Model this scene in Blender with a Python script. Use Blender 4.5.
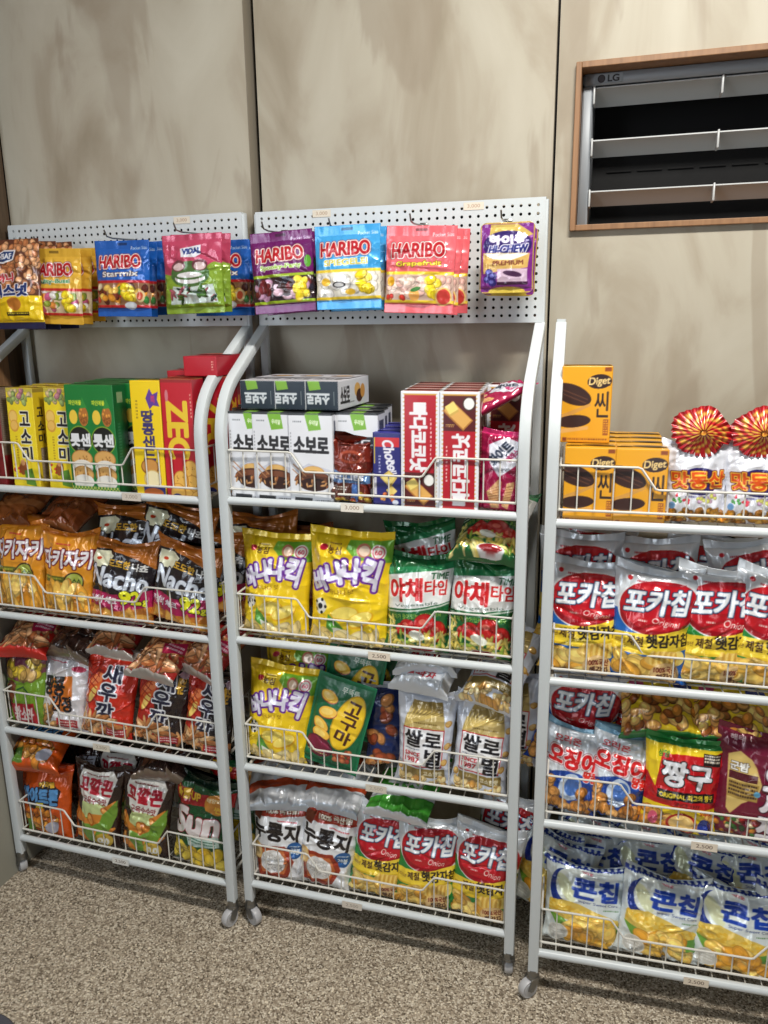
import bpy, math, random
import numpy as np
from mathutils import Vector, Matrix, Euler

for o in list(bpy.data.objects):
    bpy.data.objects.remove(o)
sc = bpy.context.scene
COL = sc.collection
PI = math.pi

# ------------------------------------------------------------------ camera
CX, CY, CZ = 0.7492, -1.3969, 1.3672
YAW, PITCH, ROLL, FPX = 0.287, 0.2426, -0.0132, 781.28
_f = np.array([-math.sin(YAW)*math.cos(PITCH), math.cos(YAW)*math.cos(PITCH), -math.sin(PITCH)])
_r = np.array([math.cos(YAW), math.sin(YAW), 0.0])
_u = np.cross(_r, _f)
_r, _u = math.cos(ROLL)*_r+math.sin(ROLL)*_u, -math.sin(ROLL)*_r+math.cos(ROLL)*_u
CAM = np.array([CX, CY, CZ])
cd = bpy.data.cameras.new('camera'); cam = bpy.data.objects.new('camera', cd); COL.objects.link(cam)
cam.matrix_world = Matrix(((_r[0], _u[0], -_f[0], CX), (_r[1], _u[1], -_f[1], CY), (_r[2], _u[2], -_f[2], CZ), (0, 0, 0, 1)))
cd.sensor_fit = 'VERTICAL'; cd.sensor_height = 36.0; cd.lens = FPX/1024*36.0
cd.clip_start = 0.02
sc.camera = cam

# ------------------------------------------------------------------ world, lights, exposure
sc.view_settings.view_transform = 'Standard'; sc.view_settings.look = 'None'
sc.view_settings.gamma = 1.0; sc.view_settings.use_curve_mapping = False
sc.view_settings.exposure = 0.0
wd = bpy.data.worlds.new('daylight'); sc.world = wd; wd.use_nodes = True
bg = wd.node_tree.nodes['Background']; bg.inputs[0].default_value = (0.62, 0.72, 0.85, 1); bg.inputs[1].default_value = 0.07

def area(name, loc, target, sx, sy, power, col):
    l = bpy.data.lights.new(name, 'AREA'); l.shape = 'RECTANGLE'; l.size = sx; l.size_y = sy
    l.energy = power; l.color = col
    o = bpy.data.objects.new(name, l); COL.objects.link(o); o.location = loc
    o.rotation_euler = (Vector(target)-Vector(loc)).to_track_quat('-Z', 'Y').to_euler()
    return o
area('ceiling_panel_light', (0.95, -0.72, 2.54), (0.95, -0.72, 0), 0.6, 0.16, 52, (1.0, 0.965, 0.90))
area('window_daylight', (-0.42, -2.4, 1.65), (-0.1, 0.2, 1.3), 0.4, 1.5, 13, (0.84, 0.92, 1.0))
area('side_window_daylight', (-0.60, -1.25, 1.75), (-0.30, 0.25, 1.45), 0.25, 1.0, 5.0, (0.80, 0.90, 1.0))
area('storefront_daylight', (1.5, -2.9, 0.9), (0.6, 0.1, 0.35), 0.6, 1.0, 6, (0.90, 0.95, 1.0))

# ------------------------------------------------------------------ projection helpers (where a sight line meets a real plane)
def proj(x, y, z):
    d = np.array([x, y, z])-CAM
    return 384+FPX*(d@_r)/(d@_f), 512-FPX*(d@_u)/(d@_f)
def atY(px, py, Y):
    d = _f+_r*(px-384)/FPX-_u*(py-512)/FPX
    t = (Y-CY)/d[1]; p = CAM+t*d
    return float(p[0]), float(p[2])
def atZ(px, py, Z):
    d = _f+_r*(px-384)/FPX-_u*(py-512)/FPX
    t = (Z-CZ)/d[2]; p = CAM+t*d
    return float(p[0]), float(p[1])
def x_for(px, y, z):
    lo, hi = -2.0, 3.0
    for _ in range(40):
        m = (lo+hi)/2
        if proj(m, y, z)[0] < px: lo = m
        else: hi = m
    return (lo+hi)/2

# ------------------------------------------------------------------ materials
def mat(name, base=(.8, .8, .8), rough=.5, metal=0.0, coat=0.0, spec=.5, emit=None):
    m = bpy.data.materials.new(name); m.use_nodes = True
    b = m.node_tree.nodes['Principled BSDF']
    b.inputs['Base Color'].default_value = (*base, 1); b.inputs['Roughness'].default_value = rough
    b.inputs['Metallic'].default_value = metal; b.inputs['Coat Weight'].default_value = coat
    b.inputs['Specular IOR Level'].default_value = spec
    return m
def N(m, t, **kw):
    n = m.node_tree.nodes.new(t)
    for k, v in kw.items(): setattr(n, k, v)
    return n
def L(m, a, b): m.node_tree.links.new(a, b)
def lin(c):
    c = np.array(c, float)/255.0
    return tuple(np.where(c <= .04045, c/12.92, ((c+.055)/1.055)**2.4))
def noise_bump(m, scale, strength, dist=.002, detail=4):
    b = m.node_tree.nodes['Principled BSDF']
    tc = N(m, 'ShaderNodeTexCoord'); n = N(m, 'ShaderNodeTexNoise'); n.inputs['Scale'].default_value = scale; n.inputs['Detail'].default_value = detail
    bp = N(m, 'ShaderNodeBump'); bp.inputs['Strength'].default_value = strength; bp.inputs['Distance'].default_value = dist
    L(m, tc.outputs['Object'], n.inputs['Vector']); L(m, n.outputs['Fac'], bp.inputs['Height']); L(m, bp.outputs['Normal'], b.inputs['Normal'])
    return n
def art_mat(name, rough, metal, coat, bump, bs):
    m = mat(name, rough=rough, metal=metal, coat=coat)
    b = m.node_tree.nodes['Principled BSDF']
    a = N(m, 'ShaderNodeAttribute', attribute_name='art'); L(m, a.outputs['Color'], b.inputs['Base Color'])
    b.inputs['Coat Roughness'].default_value = .12
    n = noise_bump(m, bs, bump, .002, 3)
    return m
M_FILM = art_mat('printed_foil_film', .24, .15, .45, .35, 50)
M_MATTE = art_mat('printed_matte_film', .38, .0, .15, .35, 45)
M_BOARD = art_mat('printed_carton', .36, .0, .12, .08, 30)
M_PAPER = art_mat('price_paper', .6, 0, 0, .1, 90)
M_WHITE = mat('white_powder_coat', lin((196, 202, 204)), .34, spec=.4); noise_bump(M_WHITE, 130, .06, .001)
M_WIRE = mat('white_coated_wire', lin((206, 204, 196)), .32, spec=.45); noise_bump(M_WIRE, 200, .05, .001)
M_CHROME = mat('dull_zinc', lin((136, 136, 134)), .3, metal=.9); noise_bump(M_CHROME, 80, .1, .001)
M_WHEEL = mat('grey_caster_rubber', lin((176, 176, 178)), .4); noise_bump(M_WHEEL, 90, .1, .001)
M_DARK = mat('black_plastic', lin((9, 9, 10)), .6, spec=.2); noise_bump(M_DARK, 60, .1, .001)
M_LOUV = mat('silver_louvre_plastic', lin((186, 188, 188)), .45); noise_bump(M_LOUV, 60, .05, .001)
M_ACBODY = mat('silver_unit_front', lin((140, 145, 150)), .5, metal=.1); noise_bump(M_ACBODY, 60, .05, .001)
M_WOOD = mat('oak_veneer', lin((184, 146, 104)), .5)
def wood(m, c1, c2):
    b = m.node_tree.nodes['Principled BSDF']
    tc = N(m, 'ShaderNodeTexCoord'); mp = N(m, 'ShaderNodeMapping'); mp.inputs['Scale'].default_value = (30, 30, 2)
    n = N(m, 'ShaderNodeTexNoise'); n.inputs['Scale'].default_value = 3; n.inputs['Detail'].default_value = 6; n.inputs['Distortion'].default_value = .6
    r = N(m, 'ShaderNodeValToRGB'); r.color_ramp.elements[0].color = (*lin(c1), 1); r.color_ramp.elements[1].color = (*lin(c2), 1)
    r.color_ramp.elements[0].position = .3; r.color_ramp.elements[1].position = .7
    L(m, tc.outputs['Object'], mp.inputs[0]); L(m, mp.outputs[0], n.inputs[0]); L(m, n.outputs['Fac'], r.inputs[0]); L(m, r.outputs[0], b.inputs['Base Color'])
wood(M_WOOD, (122, 88, 58), (146, 108, 74))
M_WOODD = mat('dark_brown_wood', (.1, .08, .06), .55); wood(M_WOODD, (72, 58, 44), (96, 78, 60))  # dark brown wood tone for the upper side wall
M_SIDE = mat('grey_painted_board', lin((150, 148, 136)), .6); noise_bump(M_SIDE, 40, .1, .001)
M_EDGE = mat('taupe_panel_edge', lin((128, 120, 106)), .7); noise_bump(M_EDGE, 40, .1, .001)
M_DISC = mat('dark_grey_disc', lin((74, 74, 82)), .6); noise_bump(M_DISC, 150, .2, .001)
M_CEIL = mat('ceiling_paint', lin((215, 212, 205)), .8); noise_bump(M_CEIL, 60, .05, .001)

def plaster(name, seed):
    m = mat(name, rough=.55, spec=.3); b = m.node_tree.nodes['Principled BSDF']
    tc = N(m, 'ShaderNodeTexCoord'); mp = N(m, 'ShaderNodeMapping')
    mp.inputs['Location'].default_value = (seed*3.1, 0, seed*1.7); mp.inputs['Rotation'].default_value = (0, -.55, 0); mp.inputs['Scale'].default_value = (1.9, 1, .85)
    L(m, tc.outputs['Object'], mp.inputs[0])
    n1 = N(m, 'ShaderNodeTexNoise'); n1.inputs['Scale'].default_value = 1.9; n1.inputs['Detail'].default_value = 7; n1.inputs['Distortion'].default_value = 1.5; n1.inputs['Roughness'].default_value = .52
    L(m, mp.outputs[0], n1.inputs[0])
    r = N(m, 'ShaderNodeValToRGB'); e = r.color_ramp.elements
    e[0].position = .30; e[0].color = (*lin((144, 134, 116)), 1); e[1].position = .72; e[1].color = (*lin((180, 175, 160)), 1)
    k = e.new(.42); k.color = (*lin((158, 149, 132)), 1); k = e.new(.50); k.color = (*lin((169, 162, 146)), 1)
    L(m, n1.outputs['Fac'], r.inputs[0])
    mp2 = N(m, 'ShaderNodeMapping'); mp2.inputs['Location'].default_value = (seed*1.9+.3, 0, seed*.8); mp2.inputs['Rotation'].default_value = (0, .5, 0); mp2.inputs['Scale'].default_value = (7.5, 1, 1.7)
    L(m, tc.outputs['Object'], mp2.inputs[0])
    n2 = N(m, 'ShaderNodeTexNoise'); n2.inputs['Scale'].default_value = 1.0; n2.inputs['Detail'].default_value = 4; n2.inputs['Distortion'].default_value = .9
    L(m, mp2.outputs[0], n2.inputs[0])
    r2 = N(m, 'ShaderNodeValToRGB'); r2.color_ramp.elements[0].position = .55; r2.color_ramp.elements[1].position = .60
    r2.color_ramp.elements[0].color = (0, 0, 0, 1); r2.color_ramp.elements[1].color = (.5, .5, .5, 1)
    L(m, n2.outputs['Fac'], r2.inputs[0])
    mx = N(m, 'ShaderNodeMix', data_type='RGBA'); mx.inputs['B'].default_value = (*lin((140, 128, 111)), 1)
    L(m, r2.outputs[0], mx.inputs['Factor']); L(m, r.outputs[0], mx.inputs['A']); L(m, mx.outputs['Result'], b.inputs['Base Color'])
    n3 = N(m, 'ShaderNodeTexNoise'); n3.inputs['Scale'].default_value = 9; n3.inputs['Detail'].default_value = 8
    L(m, tc.outputs['Object'], n3.inputs[0])
    bp = N(m, 'ShaderNodeBump'); bp.inputs['Strength'].default_value = .25; bp.inputs['Distance'].default_value = .004
    L(m, n3.outputs['Fac'], bp.inputs['Height']); L(m, bp.outputs[0], b.inputs['Normal'])
    return m
M_FLOOR = mat('washed_gravel_floor', rough=.75, spec=.25)
def gravel(m):
    b = m.node_tree.nodes['Principled BSDF']; tc = N(m, 'ShaderNodeTexCoord')
    v = N(m, 'ShaderNodeTexVoronoi'); v.inputs['Scale'].default_value = 290
    L(m, tc.outputs['Object'], v.inputs['Vector'])
    sp = N(m, 'ShaderNodeSeparateColor'); L(m, v.outputs['Color'], sp.inputs[0])
    r = N(m, 'ShaderNodeValToRGB'); e = r.color_ramp.elements; r.color_ramp.interpolation = 'LINEAR'
    e[0].position = 0; e[0].color = (*lin((84, 72, 58)), 1); e[1].position = 1; e[1].color = (*lin((226, 212, 186)), 1)
    for p, c in ((.2, (134, 121, 104)), (.5, (168, 154, 134)), (.78, (192, 180, 160)), (.93, (216, 206, 188))):
        k = e.new(p); k.color = (*lin(c), 1)
    L(m, sp.outputs[0], r.inputs[0])
    v2 = N(m, 'ShaderNodeTexVoronoi', feature='DISTANCE_TO_EDGE'); v2.inputs['Scale'].default_value = 290; L(m, tc.outputs['Object'], v2.inputs['Vector'])
    mr = N(m, 'ShaderNodeMapRange'); mr.inputs['From Max'].default_value = .12; mr.inputs['To Min'].default_value = .72; L(m, v2.outputs['Distance'], mr.inputs[0])
    mx = N(m, 'ShaderNodeMix', data_type='RGBA', blend_type='MULTIPLY'); mx.inputs['Factor'].default_value = 1
    L(m, r.outputs[0], mx.inputs['A']); L(m, mr.outputs[0], mx.inputs['B']); L(m, mx.outputs['Result'], b.inputs['Base Color'])
    bp = N(m, 'ShaderNodeBump'); bp.inputs['Strength'].default_value = .6; bp.inputs['Distance'].default_value = .003
    L(m, v2.outputs['Distance'], bp.inputs['Height']); L(m, bp.outputs[0], b.inputs['Normal'])
gravel(M_FLOOR)

# ------------------------------------------------------------------ mesh builder
class MB:
    def __init__(s): s.v = []; s.f = []; s.mi = []; s.m = 0
    def add(s, vs, fs):
        o = len(s.v); s.v += [tuple(p) for p in vs]; s.f += [tuple(i+o for i in f) for f in fs]; s.mi += [s.m]*len(fs)
    def box(s, x0, y0, z0, x1, y1, z1, b=0.0):
        if b <= 0:
            vs = [(x, y, z) for x in (x0, x1) for y in (y0, y1) for z in (z0, z1)]
            s.add(vs, [(0, 1, 3, 2), (4, 6, 7, 5), (0, 4, 5, 1), (2, 3, 7, 6), (0, 2, 6, 4), (1, 5, 7, 3)]); return
        # bevelled box: convex octagon section in xy swept, with chamfered ends
        def ring(z, i):
            a, c, d, e = x0+i, y0+i, x1-i, y1-i
            return [(a+b, c, z), (d-b, c, z), (d, c+b, z), (d, e-b, z), (d-b, e, z), (a+b, e, z), (a, e-b, z), (a, c+b, z)]
        vs = ring(z0, b*.6)+ring(z0+b, 0)+ring(z1-b, 0)+ring(z1, b*.6)
        fs = [tuple(range(7, -1, -1)), tuple(range(24, 32))]
        for k in range(3):
            for j in range(8): fs.append((k*8+j, k*8+(j+1) % 8, (k+1)*8+(j+1) % 8, (k+1)*8+j))
        s.add(vs, fs)
    def tube(s, pts, r, n=8, prof=None, up=None, cap=True):
        pts = [Vector(p) for p in pts]; K = len(pts)
        T = []
        for i in range(K):
            t = (pts[min(i+1, K-1)]-pts[max(i-1, 0)]).normalized(); T.append(t)
        a = Vector(up) if up else (Vector((0, 0, 1)) if abs(T[0].z) < .9 else Vector((1, 0, 0)))
        sec = prof or [(math.cos(2*PI*j/n)*r, math.sin(2*PI*j/n)*r) for j in range(n)]
        n = len(sec); vs = []
        for i in range(K):
            t = T[i]; s1 = t.cross(a).normalized(); s2 = s1.cross(t).normalized()
            if not up: a = s2
            # mitre scale
            for (p, q) in sec: vs.append(pts[i]+s1*p+s2*q)
        fs = []
        for i in range(K-1):
            for j in range(n): fs.append((i*n+j, i*n+(j+1) % n, (i+1)*n+(j+1) % n, (i+1)*n+j))
        if cap: fs += [tuple(range(n-1, -1, -1)), tuple((K-1)*n+j for j in range(n))]
        s.add(vs, fs)
    def cyl(s, c, ax, r, h, n=20, r2=None):
        c = Vector(c); ax = Vector(ax).normalized(); r2 = r if r2 is None else r2
        e1 = ax.orthogonal().normalized(); e2 = ax.cross(e1)
        vs = []
        for hh, rr in ((-h/2, r), (h/2, r2)):
            for j in range(n): vs.append(c+ax*hh+(e1*math.cos(2*PI*j/n)+e2*math.sin(2*PI*j/n))*rr)
        fs = [tuple(range(n-1, -1, -1)), tuple(range(n, 2*n))]+[(j, (j+1) % n, n+(j+1) % n, n+j) for j in range(n)]
        s.add(vs, fs)
    def lathe(s, c, ax, prof, n=28):
        c = Vector(c); ax = Vector(ax).normalized(); e1 = ax.orthogonal().normalized(); e2 = ax.cross(e1); vs = []
        for (r, h) in prof:
            for j in range(n): vs.append(c+ax*h+(e1*math.cos(2*PI*j/n)+e2*math.sin(2*PI*j/n))*r)
        fs = []
        for i in range(len(prof)-1):
            for j in range(n): fs.append((i*n+j, i*n+(j+1) % n, (i+1)*n+(j+1) % n, (i+1)*n+j))
        fs += [tuple(range(n-1, -1, -1)), tuple((len(prof)-1)*n+j for j in range(n))]
        s.add(vs, fs)
    def build(s, name, mats, parent=None, smooth=True, loc=None):
        me = bpy.data.meshes.new(name); me.from_pydata(s.v, [], s.f)
        for m in (mats if isinstance(mats, (list, tuple)) else [mats]): me.materials.append(m)
        me.polygons.foreach_set('material_index', s.mi)
        me.validate(); me.update()
        if smooth: me.shade_smooth(); me.set_sharp_from_angle(angle=math.radians(38))
        o = bpy.data.objects.new(name, me); COL.objects.link(o)
        if parent: o.parent = parent
        if loc: o.location = loc
        return o
def tag(o, label=None, cat=None, group=None, kind=None):
    if label: o['label'] = label
    if cat: o['category'] = cat
    if group: o['group'] = group
    if kind: o['kind'] = kind
    return o
def empty(name, loc=(0, 0, 0), rz=0):
    o = bpy.data.objects.new(name, None); COL.objects.link(o); o.location = loc; o.rotation_euler = (0, 0, rz); o.empty_display_size = .05
    return o

# ------------------------------------------------------------------ room
D = 0.2323                      # depth of a rack, front posts at y=0
ZR = [1.0124, .7087, .4066, .1040]   # front rail heights of the four shelves
ZPT, ZPB = 1.590, 1.356
CEIL = 2.56
WY1, WY2 = D+.016, D+.040       # left wall sheet stands proud of the others
SX1, SX2 = -.0125, .611
XL, XR = -.655, 2.6
fl = MB(); fl.box(XL-.1, -3.3, -.05, XR, .5, 0); tag(fl.build('floor', M_FLOOR, smooth=False), kind='structure')
ce = MB(); ce.box(XL-.1, -3.3, CEIL, XR, .5, CEIL+.05); tag(ce.build('ceiling', M_CEIL, smooth=False), kind='structure')
# unseen blocks added behind the wall sheets stop light leaks, open behind the unit
w = MB()
FX, FZT, FZB, FXR = .6468, 1.8284, 1.5296, 1.52
for q in ((XL-.1, WY2+.02, 0, FX-.03, .56, CEIL), (FX-.03, WY2+.02, 0, XR, .5, FZB-.02), (FX-.03, WY2+.02, FZT+.02, XR, .5, CEIL), (FXR+.02, WY2+.02, FZB-.02, XR, .5, FZT+.02)):
    w = MB(); w.box(*q); tag(w.build('light_block', M_DARK, smooth=False), kind='structure')
w = MB(); w.box(XL, WY1, 0, SX1-.011, WY2+.02, CEIL, .0015); tag(w.build('wall_back', plaster('left_plaster', 1.3), smooth=False), kind='structure')
w = MB(); w.box(SX1-.0112, WY1-.0004, 0, SX1-.0098, WY2+.0195, CEIL); tag(w.build('trim_1', M_EDGE, smooth=False), kind='structure')
w = MB(); w.box(SX1+.001, WY2, 0, SX2-.0025, WY2+.02, CEIL, .001); tag(w.build('wall_back', plaster('mid_plaster', 2.7), smooth=False), kind='structure')
w = MB(); x0, x1 = SX2+.0025, XR
w.box(x0, WY2, 0, x1, WY2+.02, FZB); w.box(x0, WY2, FZT, x1, WY2+.02, CEIL); w.box(x0, WY2, FZB, FX, WY2+.02, FZT); w.box(FXR, WY2, FZB, x1, WY2+.02, FZT)
tag(w.build('wall_back', plaster('right_plaster', 4.2), smooth=False), kind='structure')
w = MB(); w.box(XL-.02, -3.3, 0, XL, WY1, 1.02); tag(w.build('wall_left', M_SIDE, smooth=False), kind='structure')
w = MB(); w.box(XL-.02, -3.3, 1.02, XL-.002, WY1, CEIL); tag(w.build('trim_2', M_WOODD, smooth=False), kind='structure')
w = MB(); w.box(XL-.002, -.9, 1.02, XL+.012, WY1-.075, CEIL, .002); tag(w.build('trim_3', M_WOOD, smooth=False), kind='structure')

# recessed unit opening: wooden frame + silver unit with louvres
fr = empty('opening_frame', (FX, WY2, FZB)); tag(fr, 'light wooden frame around the dark rectangular opening in the wall', 'frame')
ft = .0105; fw = FXR-FX; fh = FZT-FZB
def fpart(x0, z0, x1, z1):
    b = MB(); b.box(x0, -.012, z0, x1, .10, z1, .001); return b.build('frame_board', M_WOOD, fr, smooth=False)
fpart(0, 0, ft, fh); fpart(fw-ft, 0, fw, fh); fpart(ft, fh-ft, fw-ft, fh); fpart(ft, 0, fw-ft, ft)
ac = empty('air_conditioner', (FX+ft, WY2+.03, FZB+ft)); tag(ac, 'silver air conditioner with three louvres recessed in wood-framed opening', 'air conditioner')
aw, ah = fw-2*ft, fh-2*ft
b = MB(); b.box(.001, 0, ah-.022, aw-.001, .16, ah-.001, .004); b.box(.001, 0.0, .001, .02, .16, ah-.022, .003); b.box(aw-.02, 0, .001, aw-.001, .16, ah-.022, .003)
b.build('housing', M_ACBODY, ac)
AC = ac
b = MB(); b.box(.001, .165, .001, aw-.001, .18, ah-.001)
for i in range(14):
    for j in range(4): b.box(.05+i*.062, .161, .02+j*.052, .05+i*.062+.05, .165, .023+j*.052)
b.build('inner_grille', M_DARK, ac, smooth=False)
for i, zz in enumerate((ah-.029, ah-.122, ah-.215)):
    lo = MB(); # slightly curved blade tilted down to the front
    n = 7; vs = []
    for k in range(n):
        t = k/(n-1); y = .004+.06*t; z = zz+.004-.020*t+.004*math.sin(PI*t)
        vs += [(.021, y, z), (aw-.021, y, z), (.021, y, z-.0022), (aw-.021, y, z-.0022)]
    fs = []
    for k in range(n-1):
        a = k*4; c = a+4
        fs += [(a, a+1, c+1, c), (a+2, c+2, c+3, a+3), (a, c, c+2, a+2), (a+1, a+3, c+3, c+1)]
    fs += [(0, 2, 3, 1), ((n-1)*4, (n-1)*4+1, (n-1)*4+3, (n-1)*4+2)]
    lo.add(vs, fs); lv = lo.build('louvre', M_LOUV, ac)
    for xx in (.021, .25, .5, .74): fb = MB(); fb.box(xx, -.004, zz-.026, xx+.0035, .03, zz+.006, .001); fb.build('fin', M_LOUV, lv)

# stand-in disc for an unidentified dark object at the bottom-left corner of the view
mx_, my_ = atZ(-50, 1070, .0)
b = MB(); b.lathe((0, 0, 0), (0, 0, 1), [(.118, .0), (.121, .003), (.121, .010), (.117, .014), (.100, .015)], 64)
o = b.build('corner_disc', M_DISC, loc=(mx_, my_, 0)); tag(o, 'dark grey disc standing in for an unidentified object, cut off by the bottom left corner', 'mat')


# ------------------------------------------------------------------ painted artwork -> fine vertex colours
_TXT = {}
def glyphs(s):
    if s in _TXT: return _TXT[s]
    cu = bpy.data.curves.new('t', 'FONT'); cu.body = s
    o = bpy.data.objects.new('t', cu); COL.objects.link(o)
    dg = bpy.context.evaluated_depsgraph_get(); dg.update()
    me = o.evaluated_get(dg).to_mesh(); me.calc_loop_triangles()
    co = np.zeros(len(me.vertices)*3, np.float32); me.vertices.foreach_get('co', co)
    ti = np.zeros(len(me.loop_triangles)*3, np.int32); me.loop_triangles.foreach_get('vertices', ti)
    co = co.reshape(-1, 3)[:, :2]; tr = co[ti.reshape(-1, 3)] if len(ti) else np.zeros((0, 3, 2))
    mn, mxx = co.min(0), co.max(0)
    tr = (tr-mn)/(np.maximum(mxx-mn, 1e-6)); tr[:, :, 1] = 1-tr[:, :, 1]
    o.evaluated_get(dg).to_mesh_clear(); bpy.data.objects.remove(o); bpy.data.curves.remove(cu)
    _TXT[s] = tr
    return tr
class Cv:
    """artwork canvas in cm, origin top-left, y down; SS-times supersampled"""
    def __init__(s, w, h, base, res=8.0, ss=3):
        s.w, s.h = w, h; s.nx = max(4, int(round(w*res))); s.ny = max(4, int(round(h*res))); s.ss = ss
        s.X = s.nx*ss; s.Y = s.ny*ss; s.kx = s.X/w; s.ky = s.Y/h
        s.a = np.empty((s.Y, s.X, 3), np.float32); s.a[:] = base
    def win(s, x0, y0, x1, y1):
        i0, i1 = max(0, int(x0*s.kx)), min(s.X, int(math.ceil(x1*s.kx))+1); j0, j1 = max(0, int(y0*s.ky)), min(s.Y, int(math.ceil(y1*s.ky))+1)
        if i1 <= i0 or j1 <= j0: return None
        xs = (np.arange(i0, i1)+.5)/s.kx; ys = (np.arange(j0, j1)+.5)/s.ky
        return i0, i1, j0, j1, *np.meshgrid(xs, ys)
    def put(s, wn, m, col):
        i0, i1, j0, j1 = wn[:4]; s.a[j0:j1, i0:i1][m] = col
    def rect(s, x0, y0, x1, y1, col):
        wn = s.win(x0, y0, x1, y1)
        if wn: s.put(wn, (wn[4] >= x0) & (wn[4] <= x1) & (wn[5] >= y0) & (wn[5] <= y1), col)
        return s
    def ell(s, cx, cy, rx, ry, col, rot=0):
        R = max(rx, ry); wn = s.win(cx-R, cy-R, cx+R, cy+R)
        if wn:
            c, d = math.cos(rot), math.sin(rot); x = wn[4]-cx; y = wn[5]-cy
            s.put(wn, ((x*c+y*d)/rx)**2+((-x*d+y*c)/ry)**2 <= 1, col)
        return s
    def grad(s, x0, y0, x1, y1, c0, c1):
        wn = s.win(x0, y0, x1, y1)
        if wn:
            t = np.clip((wn[5]-y0)/(y1-y0), 0, 1)[..., None]; m = (wn[4] >= x0) & (wn[4] <= x1) & (wn[5] >= y0) & (wn[5] <= y1)
            s.put(wn, m, (np.array(c0, np.float32)*(1-t)+np.array(c1, np.float32)*t)[m])
        return s
    def poly(s, P, col):
        P = np.array(P, float); wn = s.win(P[:, 0].min(), P[:, 1].min(), P[:, 0].max(), P[:, 1].max())
        if wn:
            x, y = wn[4], wn[5]; ins = np.zeros(x.shape, bool)
            for k in range(len(P)):
                (x1, y1), (x2, y2) = P[k], P[(k+1) % len(P)]
                if y1 == y2: continue
                ins ^= ((y1 > y) != (y2 > y)) & (x < (x2-x1)*(y-y1)/(y2-y1)+x1)
            s.put(wn, ins, col)
        return s
    def text(s, t, cx, cy, w, h, col, rot=0, bold=0.0, out=(), shear=0, arc=0, col2=None):
        tr = glyphs(t).copy()
        x = (tr[:, :, 0]-.5)*w; y = (tr[:, :, 1]-.5)*h
        x = x-shear*y; y = y+arc*(x/w*2)**2*h
        c, d = math.cos(rot), math.sin(rot)
        T = np.stack([(cx+x*c-y*d)*s.kx, (cy+x*d+y*c)*s.ky], -1)
        pad = (bold+sum(o[0] for o in out))*max(s.kx, s.ky)+2
        i0 = max(0, int(T[..., 0].min()-pad)); i1 = min(s.X, int(T[..., 0].max()+pad)+1); j0 = max(0, int(T[..., 1].min()-pad)); j1 = min(s.Y, int(T[..., 1].max()+pad)+1)
        if i1-i0 < 2 or j1-j0 < 2: return s
        m = np.zeros((j1-j0, i1-i0), bool)
        for a, b, e in T:
            a0 = max(i0, int(min(a[0], b[0], e[0]))); a1 = min(i1, int(max(a[0], b[0], e[0]))+2); b0 = max(j0, int(min(a[1], b[1], e[1]))); b1 = min(j1, int(max(a[1], b[1], e[1]))+2)
            if a1 <= a0 or b1 <= b0: continue
            gx, gy = np.meshgrid(np.arange(a0, a1)+.5, np.arange(b0, b1)+.5)
            k1 = (b[0]-a[0])*(gy-a[1])-(b[1]-a[1])*(gx-a[0]); k2 = (e[0]-b[0])*(gy-b[1])-(e[1]-b[1])*(gx-b[0]); k3 = (a[0]-e[0])*(gy-e[1])-(a[1]-e[1])*(gx-e[0])
            m[b0-j0:b1-j0, a0-i0:a1-i0] |= ((k1 >= 0) & (k2 >= 0) & (k3 >= 0)) | ((k1 <= 0) & (k2 <= 0) & (k3 <= 0))
        def dil(m, r):
            R = r*(s.kx+s.ky)/2
            if R < .5: return m
            o = m.copy(); q = int(R)
            for dy in range(-q, q+1):
                dx = int(math.sqrt(max(0, R*R-dy*dy)))
                # horizontal run by cumulative sum
                c_ = np.cumsum(np.pad(m.astype(np.int32), ((0, 0), (dx+1, dx))), 1); run = (c_[:, 2*dx+1:]-c_[:, :-2*dx-1]) > 0
                if dy >= 0: o[dy:] |= run[:m.shape[0]-dy]
                else: o[:dy] |= run[-dy:]
            return o
        m = dil(m, bold); tot = sum(o_[0] for o_ in out)
        for rr, cc in reversed([(sum(q[0] for q in out[:k+1]), out[k][1]) for k in range(len(out))]):
            s.a[j0:j1, i0:i1][dil(m, rr)] = cc
        s.a[j0:j1, i0:i1][m] = col
        if col2 is not None:
            k = (j1-j0)//2; mm = m.copy(); mm[:k] = False; s.a[j0:j1, i0:i1][mm] = col2
        return s
    def bits(s, x0, y0, x1, y1, n, rx, ry, cols, seed=1, edge=.72, hi=1.18, rot=PI):
        """a printed picture of many small pieces (chips, nuts, puffs)"""
        rg = random.Random(seed)
        for _ in range(n):
            cx, cy = rg.uniform(x0, x1), rg.uniform(y0, y1); c = np.array(rg.choice(cols), float); k = rg.uniform(.8, 1.2); ro = rg.uniform(-rot, rot)
            a, b = rx*k, ry*k
            s.ell(cx, cy, a, b, tuple(c*edge), ro); s.ell(cx-.08*a, cy-.1*b, a*.84, b*.84, tuple(c), ro); s.ell(cx-.2*a, cy-.25*b, a*.45, b*.4, tuple(np.minimum(c*hi, 255)), ro)
        return s
    def line(s, P, w, col):
        for (x0, y0), (x1, y1) in zip(P[:-1], P[1:]):
            l = math.hypot(x1-x0, y1-y0) or 1; nx, ny = -(y1-y0)/l*w/2, (x1-x0)/l*w/2
            s.poly([(x0+nx, y0+ny), (x1+nx, y1+ny), (x1-nx, y1-ny), (x0-nx, y0-ny)], col)
        return s
    def small(s, x0, y0, x1, y1, col, n=2, seed=3):
        """rows of unreadable small print"""
        rg = random.Random(seed); hh = (y1-y0)/n
        for k in range(n):
            x = x0
            while x < x1:
                w = rg.uniform(.12, .4); s.rect(x, y0+k*hh, min(x+w, x1), y0+k*hh+hh*.55, col); x += w+.12
        return s
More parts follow.
